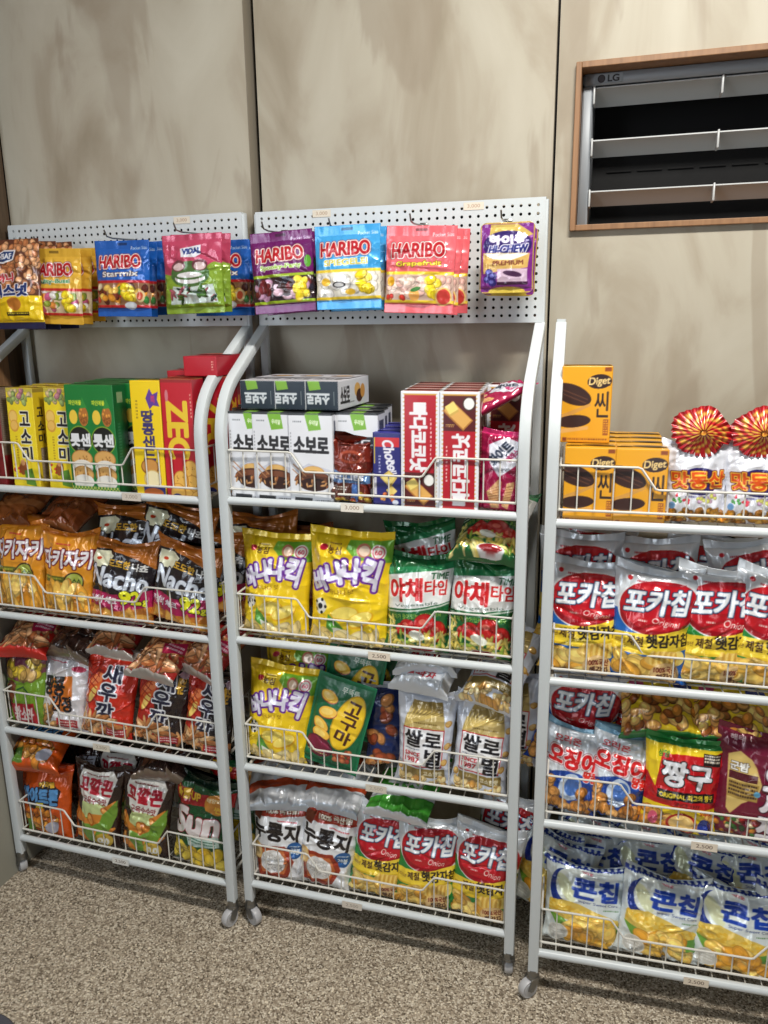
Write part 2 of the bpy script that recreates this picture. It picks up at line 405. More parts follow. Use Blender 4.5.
    def out(s):
        return np.clip(s.a.reshape(s.ny, s.ss, s.nx, s.ss, 3).mean((1, 3)), 0, 255)/255.0    # [row from top, col]

def noise2(nx, ny, sx, sy, rg, octv=3, ridged=False):
    u, v = np.meshgrid(np.linspace(0, sx, nx), np.linspace(0, sy, ny)); tot = np.zeros((ny, nx)); amp = 1.0; nrm = 0
    for o in range(octv):
        G = rg.uniform(-1, 1, (int(sy*2**o)+3, int(sx*2**o)+3)); uu, vv = u*2**o, v*2**o
        i, j = uu.astype(int), vv.astype(int); fu, fv = uu-i, vv-j; fu = fu*fu*(3-2*fu); fv = fv*fv*(3-2*fv)
        n = (G[j, i]*(1-fu)+G[j, i+1]*fu)*(1-fv)+(G[j+1, i]*(1-fu)+G[j+1, i+1]*fu)*fv
        if ridged: n = 1-2*np.abs(n)
        tot += n*amp; nrm += amp; amp *= .5
    return tot/nrm

def grid_mesh(name, V, C, F, mats, smooth=True, ngons=()):
    me = bpy.data.meshes.new(name); nv = len(V); me.vertices.add(nv); me.vertices.foreach_set('co', V.astype(np.float32).ravel())
    tot = F.size+sum(len(g) for g in ngons); me.loops.add(tot)
    me.loops.foreach_set('vertex_index', np.concatenate([F.ravel()]+[np.array(g) for g in ngons]).astype(np.int32))
    me.polygons.add(len(F)+len(ngons)); st = list(range(0, F.size, 4)); k = F.size
    for g in ngons: st.append(k); k += len(g)
    me.polygons.foreach_set('loop_start', np.array(st, np.int32))
    me.update(calc_edges=True)
    at = me.color_attributes.new('art', 'BYTE_COLOR', 'POINT'); cc = np.ones((nv, 4), np.float32); cc[:, :3] = C; at.data.foreach_set('color_srgb', cc.ravel())
    me.materials.append(mats)
    if smooth: me.shade_smooth()
    return me

class Design: pass
def bag(key, cv, t, seed, m=None, crumple=1.0, tseal=.06, bseal=.055, flat=False, ears=1.0, sag=.62, rim=0.0, topbend=0.0, kind='snack_bag', corner=0.0, wcm=None, hcm=None):
    """a pillow pack: body, top seal and bottom seal; front faces -Y, base at z=0"""
    img = cv.out(); ny, nx = img.shape[:2]; w, h = (wcm or cv.w)/100, (hcm or cv.h)/100; t = t/100; rg = np.random.RandomState(seed)
    img = img[::-1]
    if not flat:      # the artwork stays on the front panel, the edge colour runs round the sides
        q = np.clip((np.linspace(0, 1, nx)-.5)/.93+.5, 0, 1)*(nx-1); i0 = q.astype(int); f_ = (q-i0)[None, :, None]; img = img[:, i0]*(1-f_)+img[:, np.minimum(i0+1, nx-1)]*f_
    v = np.linspace(0, 1, ny); s = np.clip((v-bseal)/(1-bseal-tseal), 0, 1)
    pr = np.sin(PI*s**sag)**(.42 if not flat else .75)
    pr[(v < bseal) | (v > 1-tseal)] = 0
    c = t/2*pr; a = np.sqrt(np.maximum((w/2)**2-1.5*c**2, (w*.3)**2))
    ed = noise2(1, ny, 1, 7, rg)[:, 0]*.0016*crumple; a = a+ed*pr
    if rim: c = t/2*pr
    u = np.linspace(-1, 1, nx)
    U, S = np.meshgrid(u, s); _, VV = np.meshgrid(u, v)
    k = (.35*pr)[:, None]; ux = (1-k)*U+k*np.sin(U*PI/2)
    X = ux*a[:, None]
    inner = np.clip(np.abs(ux)/(1-rim) if rim else np.abs(ux), 0, 1)
    bulge = (1-inner**2.3)**.68
    Y = -c[:, None]*bulge
    # wrinkles
    cr = crumple
    edge = np.clip(bulge*3, 0, 1)*np.clip(pr*2, 0, 1)[:, None]
    W_ = noise2(nx, ny, 4.2, 6, rg, 2, True)*.0030+noise2(nx, ny, 9, 5, rg, 1, True)*.0007
    for (end, sd) in ((1, 1), (0, 1)):
        for _ in range(9 if not flat else 5):
            u0 = rg.uniform(-.9, .9); dist = (1-S) if end else S; sl = rg.uniform(-.5, .5)+u0*-.35
            ln = rg.uniform(.12, .42); wd_ = rg.uniform(.04, .10); am = rg.uniform(-.0045, .0045)
            W_ += am*np.exp(-(dist/ln)**2)*np.exp(-((U-u0-sl*dist)/(wd_+.15*dist))**2)
    for _ in range(7):
        u0, s0, an = rg.uniform(-.8, .8), rg.uniform(.1, .95), rg.uniform(-.8, .8)
        p = (U-u0)*math.cos(an)*w/2+(S-s0)*math.sin(an)*h; q = -(U-u0)*math.sin(an)*w/2+(S-s0)*math.cos(an)*h
        W_ += rg.uniform(-.0035, .003)*np.exp(-(q/rg.uniform(.003, .007))**2)*np.exp(-(p/rg.uniform(.02, .05))**2)
    Y = Y-W_*cr*edge*(1.2 if not flat else 1.0)
    # seals: wavy, with raised corners
    waveT = noise2(nx, 1, 3.3, 1, rg)[0]*.016*cr; waveB = noise2(nx, 1, 3.3, 1, rg)[0]*.006*cr
    wt = np.clip((v-(1-tseal-.16))/(tseal+.16), 0, 1)**1.6; wb = np.clip((bseal+.08-v)/(bseal+.08), 0, 1)**1.5
    sh = wt[:, None]*waveT[None, :]*(1 if not flat else .35)+wb[:, None]*waveB[None, :]*(1 if not flat else .35)
    sh = sh+topbend*(wt**1.5)[:, None]
    Z = VV*h*(1-.03*cr)
    Z = Z-(wt[:, None]*(1-np.abs(U)**1.7)*.015*ears*(0 if flat else 1))+(wb[:, None]*(1-np.abs(U)**1.7)*.006*ears*(0 if flat else 1))
    if corner:
        for sy in (0, 1):
            dz = (VV*h if sy == 0 else (1-VV)*h); ins = np.clip(corner-dz, 0, corner); lim = corner-np.sqrt(np.maximum(corner**2-ins**2, 0))
            X = np.sign(X)*np.minimum(np.abs(X), w/2-lim)
    nb = max(8, nx//5); ub = np.linspace(1, -1, nb)[1:-1]
    UB, _ = np.meshgrid(ub, s); XB = UB*a[:, None]
    if corner: XB = np.sign(XB)*np.minimum(np.abs(XB), np.abs(X[:, :1]))
    YB = c[:, None]*(1-np.clip(np.abs(UB)/(1-rim), 0, 1)**2.3)**.68+.0006
    ib = ((UB[0]+1)/2*(nx-1)).astype(int)
    YB = YB+sh[:, ib]; ZB = Z[:, ib]
    Y = Y+sh
    if not flat:      # bottom seal folds under the pack
        fz = np.where(v < bseal, bseal*h-(bseal-v)*h*.25, v*h)-bseal*h*.72; fy = np.where(v < bseal, (bseal-v)*h*.9, 0)
        Z = Z+(fz-v*h)[:, None]; ZB = ZB+(fz-v*h)[:, None]; Y = Y+fy[:, None]; YB = YB+fy[:, None]
    P = np.concatenate([np.stack([X, Y, Z], -1), np.stack([XB, YB, ZB], -1)], 1); Cc = np.concatenate([img, np.concatenate([np.repeat(img[:, -1:], (nb-2)//2, 1), np.repeat(img[:, :1], nb-2-(nb-2)//2, 1)], 1)], 1)
    n = nx+nb-2
    def piece(r0, r1, name):
        p = P[r0:r1+1].reshape(-1, 3); cc = Cc[r0:r1+1].reshape(-1, 3); R = r1-r0
        i, j = np.meshgrid(np.arange(R), np.arange(n), indexing='ij'); j2 = (j+1) % n
        F = np.stack([i*n+j, i*n+j2, (i+1)*n+j2, (i+1)*n+j], -1).reshape(-1, 4)
        g = []
        if r0 == 0: g.append(list(range(n-1, -1, -1)))
        if r1 == ny-1: g.append([R*n+q for q in range(n)])
        return grid_mesh(name, p, cc, F, m or M_FILM, ngons=g)
    rb = max(1, int(bseal*ny)); rt = ny-1-max(1, int(tseal*ny))
    d = Design(); d.kind = kind; d.w, d.h, d.t = w, h, t
    d.mesh = piece(rb, rt, kind); d.parts = [('bottom_seal', piece(0, rb, 'bottom_seal')), ('top_seal', piece(rt, ny-1, 'top_seal'))]
    return d

def carton(key, front, d_cm, side=None, top=None, kind='biscuit_box', wcm=None, sidecol=(200, 200, 200), topcol=(200, 200, 200), m=None):
    """folding carton with art on front (-Y), right side (+X) and top; end flap as a part"""
    w, h, dd = (wcm or front.w)/100, front.h/100, d_cm/100; r = .0012
    Vs, Cs, Fs = [], [], []; off = 0
    def face(img, o, ex, ey, n):
        nonlocal off
        ny, nx = img.shape[:2]; uu, vv = np.meshgrid(np.linspace(0, 1, nx), np.linspace(0, 1, ny))
        P = np.array(o)+uu[..., None]*np.array(ex)+vv[..., None]*np.array(ey)
        # softened edges: outermost ring pulled in along the normal
        b = np.zeros((ny, nx)); b[0] = b[-1] = 1; b[:, 0] = b[:, -1] = 1
        P = P-b[..., None]*np.array(n)*r*.6
        # faint panel bow
        bow = np.sin(uu*PI)*np.sin(vv*PI)*.0008; P = P+bow[..., None]*np.array(n)
        i, j = np.meshgrid(np.arange(ny-1), np.arange(nx-1), indexing='ij')
        F = np.stack([i*nx+j, i*nx+j+1, (i+1)*nx+j+1, (i+1)*nx+j], -1).reshape(-1, 4)+off
        Vs.append(P.reshape(-1, 3)); Cs.append(img.reshape(-1, 3)); Fs.append(F); off += ny*nx
    fi = front.out()[::-1]
    def plain(c): return np.tile(np.array(c, float)/255, (5, 5, 1))
    face(fi, (-w/2, 0, 0), (w, 0, 0), (0, 0, h), (0, -1, 0))
    si = side.out()[::-1] if side else plain(sidecol); ti = top.out()[::-1] if top else plain(topcol)
    face(si, (w/2, 0, 0), (0, dd, 0), (0, 0, h), (1, 0, 0))
    face(plain(sidecol), (-w/2, dd, 0), (0, -dd, 0), (0, 0, h), (-1, 0, 0))
    face(plain(sidecol), (w/2, dd, 0), (-w, 0, 0), (0, 0, h), (0, 1, 0))
    face(ti, (-w/2, 0, h), (w, 0, 0), (0, dd, 0), (0, 0, 1))
    face(plain(topcol), (-w/2, dd, 0), (w, 0, 0), (0, -dd, 0), (0, 0, -1))
    me = grid_mesh(kind, np.concatenate(Vs), np.concatenate(Cs), np.concatenate(Fs), m or M_BOARD, smooth=False)
    d = Design(); d.kind = kind; d.w, d.h, d.t = w, h, dd; d.mesh = me
    # tuck flap lying on the lid
    nx = max(6, ti.shape[1]//2*2); k = ti[ti.shape[0]//3:, :]; ny, nxx = k.shape[:2]
    uu, vv = np.meshgrid(np.linspace(.02, .98, nxx), np.linspace(.0, .62, ny))
    z = h+.0009+.0018*vv; P = np.stack([(uu-.5)*w, (1-vv)*dd, z], -1)
    i, j = np.meshgrid(np.arange(ny-1), np.arange(nxx-1), indexing='ij')
    F = np.stack([i*nxx+j, (i+1)*nxx+j, (i+1)*nxx+j+1, i*nxx+j+1], -1).reshape(-1, 4)
    P2 = P.copy(); P2[..., 2] -= .0006; q = ny*nxx; F2 = F[:, ::-1]+q
    d.parts = [('lid_flap', grid_mesh('lid_flap', np.concatenate([P.reshape(-1, 3), P2.reshape(-1, 3)]), np.concatenate([k[::-1].reshape(-1, 3)]*2), np.concatenate([F, F2]), m or M_BOARD, smooth=False))]
    return d

def put(d, name=None, mtx=None, label=None, cat='snack bag', group=None, parts=True):
    o = bpy.data.objects.new(name or d.kind, d.mesh); COL.objects.link(o); o.matrix_world = mtx
    tag(o, label, cat, group)
    if parts:
        for pn, me in d.parts:
            c = bpy.data.objects.new(pn, me); COL.objects.link(c); c.parent = o
    return o

# the maker's mark on the unit
_c = Cv(5.2, 1.6, (140, 145, 150), 24); _c.ell(1.3, .8, .7, .7, (40, 34, 38)); _c.ell(1.3, .8, .5, .5, (58, 52, 56)); _c.text('LG', 3.5, .8, 2.0, 1.1, (40, 38, 42), 0, .06)
_i = _c.out()[::-1]; _uu, _vv = np.meshgrid(np.linspace(0, .052, _i.shape[1]), np.linspace(0, .016, _i.shape[0]))
_P = np.stack([_uu+.022, np.zeros_like(_uu)-.0006, _vv+(FZT-FZB-.021)-.0195], -1); _g = np.meshgrid(np.arange(_i.shape[0]-1), np.arange(_i.shape[1]-1), indexing='ij'); _n = _i.shape[1]
_F = np.stack([_g[0]*_n+_g[1], _g[0]*_n+_g[1]+1, (_g[0]+1)*_n+_g[1]+1, (_g[0]+1)*_n+_g[1]], -1).reshape(-1, 4)
_o = bpy.data.objects.new('logo', grid_mesh('logo', _P.reshape(-1, 3), _i.reshape(-1, 3), _F, M_PAPER, smooth=False)); COL.objects.link(_o); _o.parent = AC

# ------------------------------------------------------------------ racks
RK = {1: (-.638, -.0029, -.0199), 2: (0, 0, .0042), 3: (.6534, -.0297, .0475)}
RW = .6
def price(txt, parent, loc, w=.046, h=.0165, col=(226, 214, 196), tc=(90, 70, 60), tilt=0, seed=0):
    c = Cv(w*100, h*100, col, 14)
    if txt: c.text(txt, w*50, h*50, w*62, h*50, tc, bold=.02)
    img = c.out()[::-1]; ny, nx = img.shape[:2]; uu, vv = np.meshgrid(np.linspace(-.5, .5, nx), np.linspace(-.5, .5, ny))
    A = np.stack([uu*w, np.zeros_like(uu)-.0003, vv*h], -1); B = A.copy(); B[..., 1] = .0002
    i, j = np.meshgrid(np.arange(ny-1), np.arange(nx-1), indexing='ij'); F = np.stack([i*nx+j, i*nx+j+1, (i+1)*nx+j+1, (i+1)*nx+j], -1).reshape(-1, 4)
    me = grid_mesh('price_label', np.concatenate([A.reshape(-1, 3), B.reshape(-1, 3)]), np.concatenate([img.reshape(-1, 3)]*2), np.concatenate([F, F[:, ::-1]+nx*ny]), M_PAPER, smooth=False)
    o = bpy.data.objects.new('price_label', me); COL.objects.link(o); o.parent = parent; o.location = loc; o.rotation_euler = (tilt, 0, 0)
    return o
def rsq(a, b, r=.003):
    P = []
    for (sx, sy, a0) in ((1, 1, 0), (-1, 1, PI/2), (-1, -1, PI), (1, -1, 3*PI/2)):
        for k in range(3):
            t = a0+k*PI/4; P.append((sx*(a/2-r)+r*math.cos(t), sy*(b/2-r)+r*math.sin(t)))
    return P
def make_rack(k, label, peg=True, casters=(0, 0, 0, 0)):
    x0, y0, an = RK[k]
    root = empty('display_rack', (x0, y0, 0), an); tag(root, label, 'rack', 'white wheeled snack racks')
    PW, PD = .021, .019
    for sx in (0, RW):
        path = [(sx, 0, .06), (sx, 0, .6), (sx, 0, 1.13)]
        p0, p1, p2 = Vector((sx, 0, 1.13)), Vector((sx, .0, 1.215)), Vector((sx, .075, 1.2585))
        for q in range(1, 11):
            t = q/10; path.append(tuple(p0*(1-t)**2+p1*2*t*(1-t)+p2*t*t))
        path.append((sx, D-.004, 1.349))
        b = MB(); b.tube(path, .01, prof=rsq(PD, PW), up=(1, 0, 0)); b.build('front_post', M_WHITE, root)
        b = MB(); b.tube([(sx, D-.002, .06), (sx, D-.002, ZPT-.004 if peg else 1.362)], .01, prof=rsq(.016, .018), up=(1, 0, 0)); b.build('rear_post', M_WHITE, root)
    for i, z in enumerate(ZR):
        b = MB(); b.tube([(.009, -.001, z), (RW-.009, -.001, z)], .0083, 14); b.build('front_rail', M_WHITE, root)
        b = MB(); b.tube([(.008, D-.002, z), (RW-.008, D-.002, z)], .007, 10); b.build('rear_rail', M_WHITE, root)
        bk = None
        zb = z+.024; g = MB()    # basket floor wires
        wr = .0017
        n = 19
        for q in range(n+1):
            x = .014+(RW-.028)*q/n
            g.tube([(x, .003, z-.003), (x, D-.014, z-.003)], .0014, 6)
        for y in (.05, .12, .19): g.tube([(.012, y, z-.006), (RW-.012, y, z-.006)], .0022, 6)
        g.tube([(.012, .0115, z-.003), (RW-.012, .0115, z-.003)], .0018, 6)
        bk = g.build('wire_basket', M_WIRE, root)
        f = MB(); hi, lo_ = .079, .041; xa, xb, xc, xd = .148, .172, .412, .436
        top = lambda x: hi if x <= xa or x >= xd else lo_ if xb <= x <= xc else (hi+(lo_-hi)*(x-xa)/(xb-xa) if x < xb else lo_+(hi-lo_)*(x-xc)/(xd-xc))
        e = .013
        f.tube([(e, .002, zb+hi), (xa-.006, .002, zb+hi), (xa, .002, zb+hi-.002), (xb, .002, zb+lo_+.002), (xb+.006, .002, zb+lo_), (xc-.006, .002, zb+lo_), (xc, .002, zb+lo_+.002), (xd, .002, zb+hi-.002), (xd+.006, .002, zb+hi), (RW-e, .002, zb+hi)], .0021, 8)
        f.tube([(e, .002, zb), (RW-e, .002, zb)], .0024, 8)
        for q in range(n+1):
            x = e+(RW-2*e)*q/n; f.tube([(x, .0045, zb), (x, .0045, zb+top(x))], wr*.85, 6)
        f.build('front_fence', M_WIRE, bk)
        for sx in (e, RW-e):
            f = MB(); f.tube([(sx, .002, zb+hi), (sx, D-.012, zb+hi)], .0022, 8); f.tube([(sx, .002, zb), (sx, D-.012, zb)], .0022, 8)
            f.tube([(sx, .002, z), (sx, D-.012, z)], .003, 8)
            for q in range(8): y = .014+(D-.03)*q/7; f.tube([(sx, y, zb), (sx, y, zb+hi)], wr*.85, 6)
            f.build('side_fence', M_WIRE, bk)
        f = MB(); f.tube([(e, D-.012, zb+.03), (RW-e, D-.012, zb+.03)], .0022, 8)
        for q in range(n+1): x = e+(RW-2*e)*q/n; f.tube([(x, D-.012, z), (x, D-.012, zb+.03)], wr*.85, 6)
        f.build('back_fence', M_WIRE, bk)
    if peg:
        # perforated sheet with real round holes
        px0, px1, pz0, pz1 = -.004, RW+.004, ZPB, ZPT; nx, nz = 36, 14
        px0 += 0; cw, ch = (px1-px0-.012)/nx, (pz1-pz0-.012)/nz; y = D-.012; b = MB(); hr = .0031
        for i in range(nx):
            for j in range(nz):
                cx, cz = px0+.006+cw*(i+.5), pz0+.006+ch*(j+.5)
                O = []
                for q in range(8):
                    t = q*PI/4; m_ = max(abs(math.cos(t)), abs(math.sin(t))); O.append((cx+math.cos(t)/m_*cw/2, y, cz+math.sin(t)/m_*ch/2))
                I = [(cx+hr*math.cos(q*PI/4), y, cz+hr*math.sin(q*PI/4)) for q in range(8)]; K = [(p[0], y+.0012, p[2]) for p in I]
                b.add(O+I+K, [(q, (q+1) % 8, 8+(q+1) % 8, 8+q) for q in range(8)]+[(8+q, 8+(q+1) % 8, 16+(q+1) % 8, 16+q) for q in range(8)])
        b.box(px0, y, pz0, px0+.006, D+.012, pz1); b.box(px1-.006, y, pz0, px1, D+.012, pz1)
        b.box(px0+.006, y, pz0, px1-.006, D+.012, pz0+.006); b.box(px0+.006, y, pz1-.006, px1-.006, D+.012, pz1)
        b.build('pegboard', M_WHITE, root, smooth=False)
        b = MB(); b.box(px0+.02, D+.009, pz0+.01, px1-.02, D+.011, pz1-.01); b.build('hole_shade_sheet', M_DARK, root, smooth=False)  # black sheet added to stand in for the shade behind the holes
    # casters
    for q, (sx, sy) in enumerate(((0, 0), (RW, 0), (0, D-.002), (RW, D-.002))):
        a = casters[q]; b = MB()
        b.cyl((sx, sy, .055), (0, 0, 1), .0115, .016, 20); b.cyl((sx, sy, .0455), (0, 0, 1), .0135, .005, 20, .0125)
        dx, dy = math.cos(a), math.sin(a); wx, wy = sx+dx*.012, sy+dy*.012; ax = Vector((-dy, dx, 0))
        for sd in (-1, 1):
            c0 = Vector((sx, sy, .044))+ax*sd*.0095; c1 = Vector((wx, wy, .0205))+ax*sd*.0105
            d_ = Vector((dx, dy, 0))
            P = [c0-d_*.011, c0+d_*.011, c1+d_*.008+Vector((0, 0, .002)), c1-d_*.006-Vector((0, 0, .005))]
            vs = [tuple(p+ax*sd*.0) for p in P]+[tuple(p+ax*sd*.0016) for p in P]
            b.add(vs, [(0, 1, 2, 3), (7, 6, 5, 4), (0, 4, 5, 1), (1, 5, 6, 2), (2, 6, 7, 3), (3, 7, 4, 0)])
        b.cyl((wx, wy, .0205), ax, .0035, .026, 12)
        cst = b.build('caster', M_CHROME, root)
        b = MB(); b.lathe((wx, wy, .0205), ax, [(.005, -.0085), (.0135, -.0085), (.0140, -.0075), (.0185, -.0085), (.0202, -.006), (.0205, 0), (.0202, .006), (.0185, .0085), (.0140, .0075), (.0135, .0085), (.005, .0085)], 32)
        b.build('wheel', M_WHEEL, cst)
    return root
R1 = make_rack(1, 'white wheeled wire rack at far left, beside the grey side wall', True, (2.6, -1.9, 2.5, 1.2))
R2 = make_rack(2, 'white wheeled wire rack with pegboard standing between the other two racks', True, (-.5, 1.75, .4, 2.2))
R3 = make_rack(3, 'white wheeled wire rack without pegboard, under the air conditioner opening', False, (-2.4, .4, 1.1, 2.4))
def rail_label(root, k, shelf, px, txt, **kw):
    z = ZR[shelf]; x0, y0, an = RK[k]; X = x_for(px, -.009, z)
    price(txt, root, ((X-x0)/math.cos(an), -.0102, z+.001), **kw)
rail_label(R2, 2, 0, 352, '3,000', col=(232, 226, 214), tc=(150, 125, 110))
rail_label(R2, 2, 1, 379, '2,500'); rail_label(R2, 2, 2, 376, '2,500', col=(212, 204, 188), tc=(170, 160, 146)); rail_label(R2, 2, 3, 352, '2,500', col=(214, 206, 194), tc=(150, 140, 128))
rail_label(R1, 1, 0, 135, '3,000', col=(206, 196, 184), tc=(150, 136, 120)); rail_label(R1, 1, 2, 104, '2,500', col=(214, 206, 190), tc=(150, 135, 115)); rail_label(R1, 1, 3, 123, '2,500', col=(222, 222, 218))
rail_label(R3, 3, 2, 703, '2,500'); rail_label(R3, 3, 3, 695, '2,500')
def peg_label(root, k, px, py):
    X, Z = atY(px, py, D-.012); x0, y0, an = RK[k]
    price('3,000', root, ((X-x0), D-.0126, Z), col=(214, 205, 188), tc=(165, 135, 110), w=.04, h=.014)
peg_label(R2, 2, 322, 213.5); peg_label(R2, 2, 474, 206); peg_label(R1, 1, 183, 221)

# ------------------------------------------------------------------ artwork of every kind of pack
W_ = (240, 240, 238); K_ = (22, 20, 22)
DS = {}
CHIP = [(226, 178, 74), (236, 196, 98), (212, 156, 58), (240, 208, 120)]
def poka(onion, seed):
    c = Cv(16, 24.5, (206, 212, 218))
    lo = (38, 132, 58) if onion else (24, 92, 172)
    c.rect(0, 11, 16, 24.5, lo); c.poly([(0, 9.5), (0, 25), (16, 25), (16, 6.5), (13, 9)], lo)
    c.ell(8.6, 8.3, 8.2, 5.6, (225, 226, 228), -.12); c.ell(8.6, 8.2, 7.7, 5.2, (176, 22, 34), -.12); c.ell(8.2, 9.2, 7.2, 4.3, (148, 16, 28), -.12)
    c.ell(8.6, 7.9, 7.4, 4.7, (184, 24, 36), -.12)
    c.small(4, 3.4, 13, 4.2, (170, 50, 60), 1); c.ell(2.6, 3.2, .5, .5, (190, 30, 40))
    c.text('포카칩', 8.0, 7.4, 11.6, 4.6, (236, 240, 244), -.08, .16, ((.16, (120, 140, 170)), (.12, (26, 30, 60))), shear=.18)
    c.text('Onion' if onion else 'Original', 10, 11.1, 5.0 if not onion else 3.8, 1.3, (245, 235, 225), .06, .04, shear=.2)
    c.small(5.0, 10.9, 6.6, 11.5, (230, 210, 200), 1)
    Y = (238, 208, 60)
    c.poly([(-.1, 14.2), (8, 13.6), (16.1, 11.2), (16.1, 15.6), (8, 17.4), (-.1, 17.6)], (214, 180, 44)); c.poly([(-.1, 14.0), (8, 13.4), (16.1, 11.0), (16.1, 15.1), (8, 16.9), (-.1, 17.2)], Y)
    c.text('햇감자칩', 11.0, 14.3, 8.2, 2.5, (34, 28, 26), -.13, .10); c.text('제철', 4.9, 15.1, 2.9, 1.9, (60, 34, 24), -.06, .06); c.text('2025년', 1.8, 15.5, 2.4, .9, (120, 80, 30), 0, .02)
    c.bits(1.6, 18.6, 11, 22.4, 26, 2.1, 1.25, CHIP, seed, .78, 1.12, .6)
    c.ell(11, 17.9, 3.9, 1.6, (222, 182, 96), -.1); c.ell(13.6, 17.6, 1.5, 1.5, (238, 214, 120)); 
    for k in range(5): c.ell(8.4+k*1.05, 17.8, .5, 1.45, (236, 204, 110)); c.ell(8.7+k*1.05, 17.8, .3, 1.4, (204, 160, 66))
    c.ell(11.4, 20.9, 3.0, 2.3, (206, 168, 110)); c.ell(11.4, 20.8, 2.8, 2.1, (222, 188, 130))
    c.text('100%국산', 11.3, 20.0, 4.4, 1.3, (110, 30, 20), -.05, .05); c.text('햇감자', 11.6, 21.6, 3.8, 1.5, (70, 28, 16), -.05, .07)
    return c
for s_ in (0, 1): DS['poka_blue', s_] = bag('p', poka(False, 5+s_), 6.6, 11+s_, crumple=1.1, tseal=.075)
for s_ in (0, 1, 2): DS['poka_green', s_] = bag('p', poka(True, 8+s_), 6.4, 21+s_, crumple=1.1, tseal=.075)

def kon(seed):
    B = (28, 54, 140); c = Cv(15.5, 22, (212, 222, 224))
    c.grad(0, 0, 15.5, 9, (196, 208, 214), (222, 230, 230)); c.rect(0, 1.2, 15.5, 2.0, B)
    for k in range(26): c.ell(k*.62, 1.15+(.35 if k % 2 else 0), .3, .3, (212, 222, 224) if k % 2 else B); c.ell(k*.62+.3, 2.1, .26, .26, B)
    c.text('크라운', 7.7, 3.6, 2.2, 1.0, (190, 90, 100), 0, .05)
    c.ell(3.6, 7.6, 3.0, 4.4, B, .1); c.ell(4.9, 6.7, 3.0, 4.1, (226, 234, 230), .1)
    c.ell(4.0, 7.6, 1.3, 3.2, (222, 228, 190), -.5)
    c.text('콘칩', 9.5, 7.2, 8.4, 4.2, (30, 66, 168), .03, .24, ((.12, (190, 204, 220)),))
    c.text('Super Sweet Corn', 10.2, 10.2, 7.6, .8, (52, 66, 120), .03, .02); c.small(11, 11.2, 14.4, 11.7, (90, 130, 80), 1)
    c.poly([(.6, 11.0), (5, 10.3), (14.5, 13.4), (15.2, 15.4), (8, 15.8), (.6, 13.6)], (220, 190, 90))
    rg = random.Random(seed)
    for k in range(150):
        t = rg.random(); x = .8+t*13.8; y = 11.9+t*2.6+rg.uniform(-1.1, 1.1); c.ell(x, y, .36, .28, (238, 206, 96) if k % 2 else (224, 180, 60), .2)
    c.poly([(.4, 13.4), (4, 14.6), (6, 16.6), (2.4, 16.2)], (110, 160, 60)); c.poly([(10.8, 15.2), (15, 14.6), (15.3, 17.5), (12.5, 18)], (96, 150, 66))
    c.bits(4.2, 15.0, 13.2, 20.0, 34, 1.7, 1.2, [(238, 186, 74), (244, 200, 96), (226, 164, 56), (248, 214, 120)], seed, .8, 1.1)
    c.ell(3.0, 18.2, 2.1, 2.0, (226, 226, 220)); c.ell(3.0, 18.2, 1.9, 1.8, (196, 196, 190)); c.small(1.7, 17.3, 4.3, 19.2, (230, 230, 226), 3)
    c.rect(0, 20.9, 15.5, 21.4, B)
    return c
for s_ in (0, 1, 2): DS['kon', s_] = bag('k', kon(3+s_), 5.6, 31+s_, wcm=17, hcm=20, crumple=1.35, ears=1.6)

